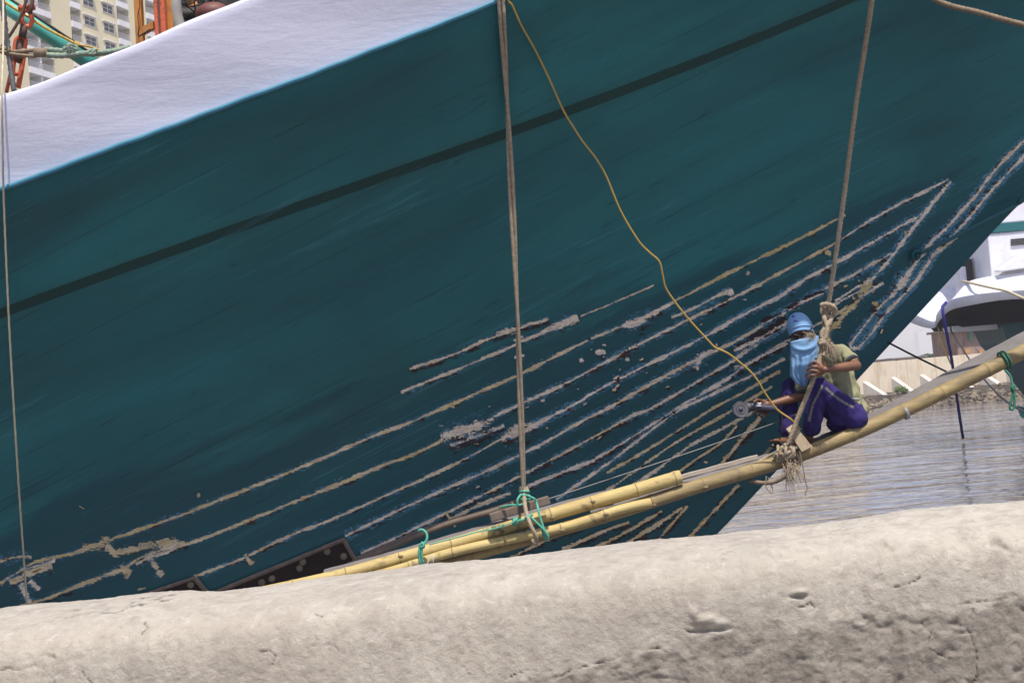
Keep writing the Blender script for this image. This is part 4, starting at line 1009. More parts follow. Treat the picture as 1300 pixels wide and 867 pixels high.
def bamboo(name, px, r_px, nodes, mat, label, group='bamboo poles of the hanging scaffold', dY=0., hollow_end=True, tip=0):
    """px: centre line; nodes: picture x of each joint"""
    root = empty(name, P(px[0][0], px[0][1], YS(px[0][0]) + dY), label, 'bamboo pole', group)
    c = catmull([P(x, y, YS(x) + dY) for x, y in px], 14)
    c = resample(c, .012)
    ppx = 1800. / 10.5
    # picture x of each sample for swelling at nodes
    A_ = (Vector(c[-1]) - Vector(c[0])).normalized()
    nodX = [P(x, np.interp(x, [p[0] for p in px], [p[1] for p in px]), YS(x) + dY).x for x in nodes]
    rr = []
    for i, p in enumerate(c):
        r = (r_px[0] + (r_px[1] - r_px[0]) * i / len(c)) / ppx
        d = min(abs(p.x - nx) for nx in nodX) if nodX else 1
        r *= 1 + .055 * math.exp(-(d / .012) ** 2) - .02 * math.exp(-((d - .035) / .02) ** 2)
        rr.append(r)
    mb = MB(); mb.tube(c, rr, 20); mb.build('culm', mat, root)
    for nx in nodX:
        i = min(range(len(c)), key=lambda k: abs(c[k].x - nx)); i = max(1, min(len(c) - 2, i))
        t = (c[i + 1] - c[i - 1]).normalized(); nb = MB()
        nb.tube([c[i] - t * .0035, c[i] - t * .0015, c[i] + t * .0015, c[i] + t * .0035], [rr[i] * 1.0, rr[i] * 1.015, rr[i] * 1.015, rr[i]], 20)
        if random.random() < .6:
            th = random.uniform(-.8, .5); up = Vector((0, 0, 1)); o_ = Vector((0, -1, 0)) * math.cos(th) + up * math.sin(th)
            nb.ball(c[i] + o_ * rr[i] * .93 + t * .01, (.022, .012, .012), seg=8, rings=6)
        nb.build('node', M['node'], root)
    return root, c, rr
bamboo('bamboo_pole', [(330, 752), (430, 730), (520, 705), (600, 683), (700, 653), (800, 624), (864, 605)], (7.0, 9.0), [372, 440, 507, 573, 636, 700, 750, 808, 857], M['bamboo_y'], 'bright yellow bamboo pole with a sawn end, uppermost of the poles left of the worker', dY=-.02)
bamboo('bamboo_pole', [(330, 764), (420, 744), (500, 724), (570, 702), (640, 686), (720, 668), (790, 646), (826, 638)], (5.6, 6.2), [395, 470, 520, 575, 641, 712, 768], M['bamboo_y'], 'thinner yellow bamboo pole lying directly under the bright one with the sawn end', dY=-.09)
bamboo('bamboo_pole', [(520, 726), (610, 701), (700, 675), (800, 645), (900, 613), (1000, 583), (1080, 552), (1144, 523), (1200, 496), (1300, 446), (1420, 386), (1500, 347)], (8.4, 9.8), [600, 677, 765, 828, 893, 954, 1081, 1146, 1195, 1253, 1330, 1410], M['bamboo_b'], 'long mottled bamboo pole running up to the right edge below the seated worker', dY=0)
# plank tilted towards the wall
def board(mb, px, wid, th, dY, tilt, m=0):
    c = [P(x, y, YS(x) + dY) for x, y in px]
    c = resample(catmull(c, 10), .06)
    w = Vector((0, math.cos(tilt), math.sin(tilt))) * wid; nrm = Vector((0, -math.sin(tilt), math.cos(tilt))) * th
    vs = []
    for i, p in enumerate(c):
        j = Vector((0, 0, .0015 * math.sin(i * 1.7)))
        vs += [p + j, p + w + j, p + w - nrm + j, p - nrm + j]
    n = len(c)
    mb.add(vs, [(4 * i + k, 4 * i + (k + 1) % 4, 4 * i + 4 + (k + 1) % 4, 4 * i + 4 + k) for i in range(n - 1) for k in range(4)] + [(3, 2, 1, 0), (4 * n - 4, 4 * n - 3, 4 * n - 2, 4 * n - 1)], m)
q = MB(); board(q, [(750, 653), (800, 641), (890, 613), (1000, 583), (1060, 560), (1100, 543), (1200, 489), (1300, 436), (1420, 374), (1500, 334)], .17, .045, .055, R(25))
pk = q.build('plank', M['plank'], smooth=False, bevel=.003); tag(pk, 'long grey plank behind the mottled bamboo pole, the seat of the worker', 'plank', 'planks of the hanging scaffold')
for x in (1096, 1137, 1155, 960, 908):
    pass
q = MB(); board(q, [(410, 728), (500, 704), (600, 675), (700, 645), (780, 624)], .07, .03, .075, R(20))
pk2 = q.build('plank', M['plank'], smooth=False, bevel=.003); tag(pk2, 'narrow grey board lying behind the bright yellow bamboo pole', 'plank', 'planks of the hanging scaffold')
q = MB(); board(q, [(760, 632), (864, 603), (962, 577)], .02, .034, .16, R(5))
tag(q.build('batten', M['batten'], smooth=False, bevel=.002), 'pale wooden batten sticking out past the sawn bamboo end', 'batten')
q = MB(); a = P(622, 657, 10.22); b = P(697, 634, 10.26); d = (b - a).normalized(); u_ = Vector((0, 0, 1)) - d * d.z; u_.normalize(); w_ = d.cross(u_)
q.hexa([a - u_ * .03 - w_ * .04, a + u_ * .028 - w_ * .04, a + u_ * .028 + w_ * .04, a - u_ * .03 + w_ * .04], b - a)
tag(q.build('timber_block', M['timber'], smooth=False, bevel=.005), 'short dark timber block lashed across the poles with green cord', 'timber', 'timber pieces in the scaffold lashings')
q = MB(); q.hexa([P(1001, 548, 10.49), P(1011, 541, 10.49), P(1031, 567, 10.47), P(1018, 574, 10.47)], (0.0, .10, .02))
tag(q.build('timber_block', M['timber_l'], smooth=False, bevel=.004), 'pale timber wedge tied upright under the worker beside the rope knot', 'timber', 'timber pieces in the scaffold lashings')
q = MB(); q.tube(catmull([P(395, 742, 10.62), P(440, 719, 10.62), P(500, 693, 10.6), P(560, 668, 10.55), P(625, 649, 10.45), P(652, 640, 10.42)], 8), .022, 8)
tag(q.build('stick', M['timber'], smooth=True), 'dark crooked stick lying behind the bamboo poles left of the middle rope', 'stick')

# ------------------------------------------------------------------ ropes
def knot(mb, c, r, n, tr, m=0, squash=(1, .7, 1), seed=0):
    rs = random.Random(seed)
    for k in range(n):
        ax = Vector((rs.gauss(0, 1), rs.gauss(0, 1), rs.gauss(0, 1))).normalized(); a = ax.orthogonal().normalized(); b = ax.cross(a)
        R1 = r * rs.uniform(.5, 1); pts = []
        for i in range(15):
            t = i / 14 * 2 * math.pi * rs.uniform(.85, 1.0)
            p = a * math.cos(t) * R1 + b * math.sin(t) * R1 * rs.uniform(.9, 1.1) + ax * r * .35 * math.sin(2 * t + k)
            pts.append(Vector(c) + Vector((p.x * squash[0], p.y * squash[1], p.z * squash[2])))
        mb.tube(pts, tr * rs.uniform(.8, 1.1), 7, lobes=3, pitch=tr * 5, m=m)
def fray(mb, c, n, L, tr, d=(0, 0, -1), spread=.6, m=0, seed=0):
    rs = random.Random(seed); c = Vector(c)
    for k in range(n):
        v = (Vector(d) + Vector((rs.gauss(0, 1), rs.gauss(0, 1), rs.gauss(0, 1))) * spread).normalized() * L * rs.uniform(.4, 1.1)
        p0 = c + Vector((rs.gauss(0, 1), rs.gauss(0, 1), rs.gauss(0, 1))) * L * .12
        p1 = p0 + v * .5 + Vector((rs.gauss(0, 1), rs.gauss(0, 1), rs.gauss(0, 1))) * L * .12; p2 = p0 + v + Vector((0, 0, -L * .15))
        mb.tube(catmull([p0, p1, p2], 4), [tr * (1 - i / 10.) for i in range(9)], 4, m=m)
def rope(mb, pts, r, step=.014, lobes=3, pitch=None, sides=12, m=0, depth=.18):
    mb.tube(resample(catmull(pts, 12), step), r, sides, lobes=lobes, pitch=pitch or r * 7, m=m, depth=depth)
ROPES = 'ropes hanging down the ship side'
# left thin line
q = MB(); pts = [P(4, -40, 9.6), P(4, 60, 9.0), P(2.5, 116, 8.74)] + [pin(x, y, Y, .04) for x, y, Y in ((3.5, 190, 8.85), (5, 260, 8.95), (12, 420, 9.2), (22, 590, 9.5), (31, 720, 9.8))] + [P(35, 780, 9.95), P(40, 860, 10.05), P(48, 1000, 10.2)]
rope(q, pts, .0062, .02, 3, .05, 8)
tag(q.build('hanging_rope', M['rope_thin']), 'thin pale line hanging down the hull at the far left', 'rope', ROPES)
# middle doubled rope
q = MB()
for k, (dx, s) in enumerate(((-2.4, 0), (2.4, 1))):
    pts = []
    for i in range(34):
        y = -90 + (622 + 90) * i / 33; x = np.interp(y, [-90, 0, 150, 400, 628], [631, 636, 645, 657, 665])
        tw_ = 3.0 * (1 - .35 * max(0, min(1, (y - 150) / 250))); ph = i * .55 if y < 200 else i * .9
        ph = y * .012 + s * math.pi
        ox = math.cos(ph) * tw_ * .9; oy = math.sin(ph) * .012
        Y = np.interp(y, [-90, 0, 628], [9.3, 9.42, 10.18]); Y = min(Y, hullY(x, max(y, -30)) - .05)
        pts.append(P(x + ox, y, Y + oy))
    rope(q, pts, .0118, .012, 3, .07, 10)
knot(q, P(665, 622, 10.18), .03, 4, .012, seed=3)
c0 = P(666, 632, 10.17)
rope(q, [P(665, 620, 10.17), P(667, 645, 10.1), P(673, 665, 10.05), P(680, 680, 10.06), P(681, 688, 10.1)], .014)
rope(q, [P(662, 622, 10.2), P(660, 650, 10.42), P(668, 670, 10.4), P(676, 686, 10.3), P(681, 690, 10.12)], .013)
tag(q.build('hanging_rope', M['rope']), 'thick doubled manila rope hanging at mid picture to the timber block', 'rope', ROPES)
# right rope with its knots
q = MB()
rp = [P(1122, -110, 9.3), pin(1107, 0, 9.65, .03), pin(1098, 60, 9.9, .03), pin(1087, 130, 10.15, .03), P(1074, 230, 10.37), P(1063, 310, 10.42), P(1052, 385, 10.44), P(1047, 410, 10.42), P(1044, 440, 10.38), P(1037, 468, 10.36), P(1026, 498, 10.4), P(1013, 530, 10.44), P(1004, 555, 10.46), P(998, 572, 10.48)]
rope(q, [Vector(p) for p in rp], .0165, .012, 3, .10, 14, depth=.2)
kc = P(1051, 392, 10.42)
for dx in (-.03, .0, .03): q.ring(kc + Vector((dx * .4, 0, dx * .5)), (.15, .1, 1), .027, .013, seg=20, sx=1.3)
rope(q, [P(1042, 388, 10.36), P(1050, 386, 10.34), P(1060, 392, 10.36), P(1056, 402, 10.4), P(1046, 402, 10.37), P(1050, 415, 10.35), P(1047, 432, 10.35)], .017)
knot(q, P(1048, 394, 10.4), .036, 5, .011, seed=4)
rope(q, [P(1056, 396, 10.42), P(1053, 410, 10.37), P(1043, 425, 10.36), P(1050, 440, 10.36), P(1045, 452, 10.36)], .018)
knot(q, P(1046, 436, 10.36), .042, 5, .015, seed=5)
fray(q, P(1032, 427, 10.33), 70, .075, .0022, (-1, -.3, .1), .7, seed=2)
fray(q, P(1053, 438, 10.34), 90, .12, .0022, (.35, -.2, -1), .35, seed=3)
fray(q, P(1050, 432, 10.34), 40, .05, .0022, (0, -.2, 0), 1., seed=6)
# foot lashing round plank and pole
kc = P(1000, 573, 10.50)
knot(q, kc, .060, 8, .014, squash=(1.1, .9, .9), seed=8)
knot(q, P(991, 580, 10.55), .045, 5, .012, squash=(1.4, .9, .7), seed=9)
for k in range(3):
    x = 1000 + k * 4.5; cc = P(x, 583 - k * 2, 10.62); q.ring(cc, (1, .05, .35), .064 + .004 * k, .012, sx=1.25, seg=30)
fray(q, P(1004, 590, 10.48), 60, .16, .0025, (.35, -.25, -1), .35, seed=10)
fray(q, P(1000, 590, 10.48), 26, .2, .003, (0, -.1, -1), .12, seed=12)
rope(q, [P(1000, 576, 10.5), P(975, 588, 10.62), P(957, 598, 10.62), P(938, 604, 10.6)], .014)
rope(q, [P(996, 570, 10.55), P(978, 578, 10.66), P(955, 592, 10.68), P(935, 607, 10.64)], .012)
rope(q, [P(988, 574, 10.6), P(985, 562, 10.9), P(968, 580, 10.9), P(945, 602, 10.75)], .011)
rope(q, [P(1003, 588, 10.46), P(999, 602, 10.45), P(985, 611, 10.5), P(968, 613, 10.55), P(952, 610, 10.62)], .015, m=1)
rope(q, [P(973, 604, 10.52), P(972, 617, 10.5), P(977, 624, 10.5), P(981, 627, 10.5), P(980, 618, 10.52), P(975, 606, 10.54)], .0035, m=1)
rope(q, [P(1015, 573, 10.46), P(1019, 590, 10.45), P(1022, 608, 10.46), P(1025, 620, 10.46), P(1022, 626, 10.46), P(1024, 629, 10.46)], .0035, m=1)
tag(q.build('hanging_rope', [M['rope'], M['rope_dark']]), 'heavy manila rope with frayed knots held by the worker and lashed to the pole', 'rope', ROPES)
# yellow power cable
q = MB()
yc = [(636, -40), (645, 0), (650, 7), (662, 33), (680, 65), (697, 100), (715, 140), (727, 160), (740, 180), (757, 202), (770, 225), (788, 268), (810, 305), (824, 320), (837, 332), (841, 348), (845, 365), (856, 382), (870, 400), (885, 417), (900, 433), (908, 441), (925, 449), (944, 464), (955, 474), (963, 485), (972, 500), (985, 518), (995, 526), (1004, 532)]
pts = [pin(x, max(y, -45), np.interp(y, [-40, 532], [9.3, 10.42]), .035) for x, y in yc]
rope(q, pts + [P(1010, 538, 10.47), P(1016, 545, 10.52)], .0068, .015, 0, 1, 8)
tag(q.build('power_cable', M['cord_yellow']), 'yellow power cable snaking down the hull to the worker', 'cable')
# thin grey wire behind the poles
q = MB(); rope(q, [P(672, 640, 10.6), P(700, 632, 10.62), P(780, 606, 10.7), P(891, 569, 10.85), P(989, 535, 10.9), P(1010, 526, 10.8)], .0045, .04, 0, 1, 6)
tag(q.build('thin_line', M['steel']), 'thin grey wire running behind the poles towards the worker', 'wire')
# top right thick rope
q = MB(); rope(q, [pin(1130, -45, 10.1), pin(1187, 0, 10.0), P(1245, 17, 9.95), P(1300, 32, 9.9), P(1420, 60, 9.8), P(1560, 85, 9.8)], .019, .014, 3, .10, 12)
tag(q.build('mooring_rope', M['rope_dark']), 'thick brown mooring rope crossing the top right corner', 'rope')
# green cords at the middle lashing
q = MB(); g = .0085
def gl(pts, r=g, m=0): q.tube(resample(catmull([P(*p) for p in pts], 10), .01), r, 8, lobes=2, pitch=.03, depth=.08, m=m)
for k in range(3):
    q.ring(P(666, 624 + k * 5, 10.17), (.1, .15, 1), .030 + .004 * k, g, seg=20)
gl([(670, 629, 10.12), (678, 633, 10.13), (681, 637, 10.14), (684, 650, 10.1), (688, 664, 10.09), (694, 680, 10.09)])
gl([(664, 632, 10.13), (665, 642, 10.13), (667, 649, 10.1), (680, 662, 10.07), (690, 672, 10.07), (696, 681, 10.08), (694, 684, 10.09), (690, 679, 10.11), (688, 668, 10.12)])
gl([(662, 627, 10.14), (657, 634, 10.12), (658, 641, 10.12), (666, 639, 10.12)])
gl([(658, 641, 10.12), (648, 641, 10.14), (634, 644, 10.2)], g * .9)
gl([(632, 653, 10.35), (635, 659, 10.35)], g * .9)
gl([(676, 652, 10.08), (671, 658, 10.08), (662, 660, 10.08), (656, 661, 10.09)])
gl([(656, 661, 10.09), (640, 667, 10.1), (625, 672, 10.1), (610, 674, 10.1), (580, 682, 10.1), (545, 691, 10.1)], g * .55)
for k in range(30):
    x = random.uniform(612, 640); q.tube([P(x, 673 - (x - 612) * .22, 10.09), P(x + random.uniform(-4, 4), 673 - (x - 612) * .22 + random.uniform(-4, 4), 10.08)], .002, 4)
knot(q, P(654, 662, 10.08), .028, 5, .008, seed=21); knot(q, P(670, 657, 10.07), .02, 3, .008, seed=22)
tag(q.build('green_cord', M['green_cord']), 'green cord lashing the timber block and middle rope to the poles', 'cord', 'green cords tied round the bamboo')
q = MB()
gl([(531, 674, 10.14), (535, 672, 10.13), (541, 676, 10.12), (542, 684, 10.11), (538, 690, 10.1), (533, 694, 10.1), (532, 704, 10.1), (534, 718, 10.12), (538, 724, 10.2)], g * 1.1)
gl([(538, 690, 10.1), (535, 700, 10.1), (537, 716, 10.12), (538, 724, 10.2)], g)
knot(q, P(536, 692, 10.1), .022, 4, .008, seed=23)
tag(q.build('green_cord', M['green_cord']), 'short green cord with a curled end tied round the two yellow poles by the wall', 'cord', 'green cords tied round the bamboo')
q = MB()
pc = P(1275, 457, YS(1275)); ax = (P(1300, 445, YS(1300)) - P(1250, 469, YS(1250))).normalized()
for k in (-.013, .013): q.ring(pc + ax * (k - .0), ax + Vector((0, 0, .1 * k * 10)), .066, .0085, seg=30)
gl([(1276, 470, YS(1276) - .09), (1283, 478, 10.7), (1285, 490, 10.68), (1286, 498, 10.68), (1283, 512, 10.68), (1282, 518, 10.68), (1286, 520, 10.68), (1288, 510, 10.68), (1287, 496, 10.68)], .009)
knot(q, P(1286, 493, 10.68), .024, 4, .008, seed=24)
tag(q.build('green_cord', M['green_dark']), 'dark green cord looped twice round the mottled pole near the right edge', 'cord', 'green cords tied round the bamboo')
# metal band on the pole
q = MB(); pc = P(1148, 523, YS(1148)); ax = (P(1200, 494, YS(1200)) - P(1100, 545, YS(1100))).normalized(); q.tube([pc - ax * .013, pc + ax * .013], .0595, 22)
tag(q.build('pole_band', weathered('zinc_band', (.45, .45, .45), (.35, .35, .36), 8, .4, .1, .001, metal=.5)), 'pale metal band clamped round the mottled bamboo pole', 'band')
# white string
q = MB(); rope(q, [P(536, 722, 10.1), P(543, 714, 10.1), P(549, 703, 10.1), P(550, 716, 10.1)], .003, .02, 0, 1, 5); tag(q.build('white_string', M['wframe']), 'loose scrap of white string on the lower yellow pole', 'string')
# mooring lines to the white ship
q = MB(); rope(q, [P(1126, 434, 11.5), P(1165, 454, 11.35), P(1206, 474, 11.15), P(1214, 479, 11.05)], .0085, .05, 0, 1, 6); tag(q.build('mooring_line', M['black_rope']), 'black line running from the teal stem down to the grey plank', 'rope')
q = MB(); rope(q, [P(1207, 415, 49), P(1208, 421, 48.6), P(1220, 440, 44), P(1234, 461, 40), P(1249, 481, 37), P(1272, 505, 34), P(1300, 523, 31), P(1350, 550, 28)], .026, .3, 0, 1, 6); tag(q.build('mooring_line', M['black_rope']), 'black mooring line dropping from under the white ship to the right edge', 'rope', 'mooring lines between the ships')
q = MB(); rope(q, [P(1201, 384, 47.2), P(1196.5, 390, 47.0), P(1197.5, 400, 46.9), P(1203, 430, 47.3), P(1209, 462, 48.3), P(1214, 500, 50), P(1218.5, 530, 51), P(1222.5, 556, 52)], .050, .3, 3, .6, 8)
bl_ = q.v; tag(q.build('mooring_line', M['blue_rope']), 'navy blue rope over the white ship rail dropping straight into the water', 'rope', 'mooring lines between the ships')
q = MB(); rope(q, [P(1191, 415, 49.5), P(1198, 440, 49), P(1207, 462, 48.6)], .03, .3, 0, 1, 6); tag(q.build('mooring_line', M['cord_yellow']), 'thin tan line beside the navy blue rope', 'rope', 'mooring lines between the ships')
q = MB(); rope(q, [P(1222, 357, 48.9), P(1240, 361, 46.4), P(1262, 366, 45.8), P(1280, 370, 45.3), P(1300, 379, 44.8), P(1360, 400, 44)], .045, .3, 0, 1, 6); tag(q.build('mooring_line', M['rope_thin']), 'pale line running from the bollard housing across the white ship stern', 'rope', 'mooring lines between the ships')

# ------------------------------------------------------------------ deck gear, upper left
DY = 9.75
bp = empty('turquoise_spar', P(20, 20, DY + .3), 'turquoise round spar slanting down behind the bulwark, top left', 'spar')
q = MB(); a = P(-60, -38, DY + .35); b = P(118, 82, DY + .15); q.tube([a, b], .058, 20); q.build('tube', M['turq'], bp)
q = MB(); o_ = Vector((.02, -.03, .055)); q.tube([a + o_, b + o_], .010, 6); q.build('rubber_strip', M['rubber'], bp)
q = MB(); rope(q, [P(0, -2, DY), P(12, 7, DY), P(30, 18, DY), P(60, 37, DY), P(85, 50, DY), P(96, 56, DY)], .009, .012, 3, .05, 9); knot(q, P(97, 57, DY), .022, 5, .008, seed=31)
rope(q, [P(97, 57, DY), P(110, 59, DY), P(122, 62, DY), P(128, 64, DY - .05)], .006)
tag(q.build('yellow_line', M['yellow_rope']), 'yellow twisted line laid along the turquoise spar', 'rope')
sh_ = empty('turnbuckle', P(30, 50, DY), 'orange rusty turnbuckle with two shackles standing on the bulwark', 'turnbuckle')
q = MB()
c = P(34, 24, DY - .05); q.ring(c, (.3, -1, 0), .045, .017, sx=.75, sy=1.25); q.tube([c + Vector((-.05, 0, .075)), c + Vector((.06, 0, .075))], .022, 10)
q.build('shackle', M['orange'], sh_)
q = MB(); q.tube([P(31, 32, DY - .05), P(28, 48, DY - .05)], .026, 10); q.build('threaded_rod', M['iron'], sh_)
q = MB()
q.tube(catmull([P(14, 108, DY - .02), P(17, 80, DY - .02), P(20, 56, DY - .02), P(22, 50, DY - .02), P(27, 48, DY - .02), P(32, 51, DY - .02), P(31, 60, DY - .02), P(28, 84, DY - .02), P(23, 112, DY - .02)], 6), .018, 10)
q.tube([P(17, 94, DY - .02), P(25, 94, DY - .02)], .017, 8); q.tube([P(8, 118, DY - .02), P(14, 92, DY - .02)], .014, 8)
q.build('frame', M['orange'], sh_)
q = MB(); q.tube([P(26, 52, DY - .03), P(24, 78, DY - .03)], .028, 10); q.ball(P(24, 72, DY - .03), (.035, .035, .05)); q.build('hook', M['iron'], sh_)
q = MB(); rope(q, [P(2, -8, DY - .12), P(6, 30, DY - .12), P(10, 60, DY - .12), P(14, 90, DY - .12), P(18, 116, DY - .12)], .017, .012, 3, .05, 10); tag(q.build('steel_stay', M['steel']), 'dark grey wire stay rising in front of the orange turnbuckle', 'wire rope', 'stays and lashings at the rigging corner')
q = MB(); rope(q, [P(36, -10, DY - .1), P(30, 12, DY - .1), P(22, 30, DY - .1), P(12, 46, DY - .1), P(2, 60, DY - .1)], .010, .012, 3, .05, 8)
rope(q, [P(42, -10, DY - .1), P(40, 10, DY - .1), P(38, 18, DY - .08)], .012, .012, 3, .05, 8)
tag(q.build('brown_stay', M['iron']), 'rusty brown stays dropping into the upper orange shackle', 'wire rope', 'stays and lashings at the rigging corner')
q = MB()
rope(q, [P(-20, 58, DY - .12), P(2, 62, DY - .12), P(20, 66, DY - .12), P(45, 64, DY - .12), P(60, 66, DY - .12)], .013)
rope(q, [P(-20, 64, DY - .14), P(5, 67, DY - .14), P(22, 70, DY - .14), P(45, 72, DY - .14)], .011)
knot(q, P(8, 65, DY - .14), .03, 4, .009, seed=41); knot(q, P(30, 68, DY - .1), .03, 4, .009, seed=42)
q.tube([P(44, 67, DY - .14), P(60, 67.5, DY - .14)], .033, 12)
tag(q.build('lashing', M['rope_dark']), 'dark tarred lashing tied across the orange turnbuckle', 'rope', 'stays and lashings at the rigging corner')
q = MB()
rope(q, [P(56, 63, DY - .12), P(80, 65, DY - .12), P(100, 68, DY - .1), P(125, 69, DY - .08), P(160, 62, DY)], .016)
rope(q, [P(56, 70, DY - .14), P(80, 71, DY - .14), P(110, 68, DY - .12), P(140, 66, DY - .06), P(165, 60, DY)], .018)
knot(q, P(90, 64, DY - .12), .045, 7, .012, seed=43); knot(q, P(118, 67, DY - .12), .03, 4, .010, seed=44); fray(q, P(90, 62, DY - .14), 40, .06, .003, (0, -.2, .3), 1, seed=45)
tag(q.build('lashing', M['bluegreen_rope']), 'faded green and yellow lashing running along the bulwark top', 'rope', 'stays and lashings at the rigging corner')
# deck frames
def post(x0, x1, ya, yb, Y, mat, label, name='post', dep=.08, grp='painted posts on the deck behind the bulwark'):
    mb = MB(); a = P((x0 + x1) / 2, ya, Y); b = P((x0 + x1) / 2 + .06 * (yb - ya), yb + 12, Y); w = (x1 - x0) / 1800 * Y / 2
    mb.hexa([Vector((a.x - w, Y, a.z)), Vector((a.x + w, Y, a.z)), Vector((b.x + w, Y, b.z)), Vector((b.x - w, Y, b.z))], (0, dep, 0))
    o = mb.build(name, mat, smooth=False, bevel=.004); tag(o, label, 'post', grp); return o
post(166, 175, -60, 62, 10.0, M['ochre'], 'ochre square post, leftmost of the deck posts')
post(191, 205, -60, 50, 9.9, M['orange'], 'bright orange steel post with a dark slot, middle of the deck posts')
post(196, 198.5, -60, 46, 9.885, M['iron'], 'rusty dark strip standing on the face of the bright orange post', 'cable_strip', .012, 'strips fixed to the deck posts')
post(205.5, 215, -60, 44, 10.0, M['ochre'], 'brown ochre post right beside the bright orange post')
mb = MB(); a = P(174, 42, 10.0); b = P(194, 31, 10.0); mb.hexa([a + Vector((0, .01, -.025)), a + Vector((0, .01, .025)), b + Vector((0, .01, .025)), b + Vector((0, .01, -.025))], (0, .05, 0)); tag(mb.build('cross_bar', M['ochre'], smooth=False), 'short ochre bar joining the leftmost post to the orange post', 'bar')
q = MB(); rope(q, [P(175, -10, 9.95), P(177.5, 8, 9.95), P(175, 20, 9.95), P(176.5, 34, 9.95), P(175, 46, 9.97)], .0035, .02, 0, 1, 5); rope(q, [P(176, 47, 9.9), P(184, 42, 9.9), P(192, 37, 9.9)], .006, .02, 0, 1, 5)
tag(q.build('loose_wire', M['black_rope']), 'loose black wire hanging beside the leftmost ochre post', 'wire')
q = MB(); q.tube(catmull([P(219, -40, 10.1), P(221, 0, 10.05), P(224, 25, 10.05), P(232, 48, 10.05)], 8), [.05] * 25, 14); tag(q.build('rolled_tarp', M['grey_pvc']), 'rolled grey tarpaulin standing beside the deck posts', 'tarpaulin')
for k in range(2):
    q = MB(); c = P(236 + k * 3, -6 + k * 14, 10.25); q.ring(c, (.25, -1, .1), .16, .055, seg=30, sides=12); tag(q.build('tyre_fender', M['rubber']), ('upper' if k == 0 else 'lower') + ' black tyre fender stacked between the grey tarpaulin and the orange drum', 'tyre', 'tyre fenders on deck')
q = MB(); c = P(250, 20, 10.35); q.tube([c - Vector((0, 0, .35)), c - Vector((0, 0, .1)), c + Vector((0, 0, .0)), c + Vector((0, 0, .22))], [.085, .088, .086, .085], 18); tag(q.build('drum', M['ochre']), 'orange brown drum on the deck behind the bulwark', 'drum')
q = MB(); c = P(271, 19, 10.0); q.ball(c, (.13, .13, .085), seg=20, rings=12); tag(q.build('buoy', M['maroon']), 'dark maroon buoy lying behind the bulwark', 'buoy')
q = MB()
for k in range(14): 
    a = P(240 + random.uniform(-16, 45), random.uniform(-25, 0), 10.05); b = P(250 + random.uniform(-20, 40), random.uniform(0, 26), 10.15); rope(q, [a, a.lerp(b, .5) + Vector((random.uniform(-.06, .06), 0, -.05)), b], .006, .03, 0, 1, 5)
tag(q.build('cable_bundle', M['rubber']), 'tangle of black cables and hoses hung above the drum', 'cables')
q = MB(); a = P(283, 2, 9.6); q.tube([P(282, -4, 9.5), P(290, 1, 9.45), P(298, -4, 9.4)], [.03, .035, .03], 10); tag(q.build('net_roll', M['steel']), 'grey roll resting on the bulwark edge at the top', 'net')
q = MB(); a = P(222, 60, 11.3); b = P(420, -160, 11.3); q.box(((a.x + b.x) / 2, 12.2, (a.z + b.z) / 2 + .2), (b.x - a.x, 1.6, b.z - a.z)); tag(q.build('deck_cabin', M['darkbox'], smooth=False, bevel=.02), 'dark canvas covered cabin behind the deck gear', 'cabin')

# ------------------------------------------------------------------ the worker
M['skin'] = weathered('skin', (.20, .095, .05), (.155, .07, .038), 6, .5, .1, .001)
M['shirt'] = weathered('yellow_green_shirt', (.30, .29, .16), (.23, .23, .13), 5, .9, .4, .004)
M['cuff'] = weathered('dark_cuff', (.03, .03, .045), (.05, .05, .06), 5, .9, .2, .001)
M['pants'] = weathered('purple_trousers', (.022, .009, .115), (.015, .007, .08), 4, .85, .4, .004)
M['cloth'] = weathered('light_blue_cloth', (.19, .36, .58), (.22, .40, .62), 6, .85, .3, .003)
M['hair'] = weathered('black_hair', (.01, .01, .01), (.02, .018, .016), 20, .7, .3, .001)
M['frame_b'] = weathered('black_plastic', (.012, .012, .012), (.02, .02, .02), 5, .3, .1, .001)
M['stripe'] = weathered('dark_stripe', (.03, .03, .035), (.28, .26, .24), 95, .9, .2, .001)
M['grind'] = weathered('blue_grey_tool', (.03, .035, .06), (.045, .05, .08), 8, .45, .2, .001)
M['disc'] = weathered('abrasive_disc', (.07, .065, .07), (.12, .115, .12), 30, .7, .4, .001)
M['purple'] = weathered('purple_print', (.10, .07, .38), (.13, .09, .42), 20, .9, .1, .001)
WK = 10.80
def pp(x, y, d=0.): return P(x, y, WK + d)
person = empty('person', pp(1050, 560), 'squatting worker in yellow shirt, purple trousers and light blue head and face cloths', 'person')
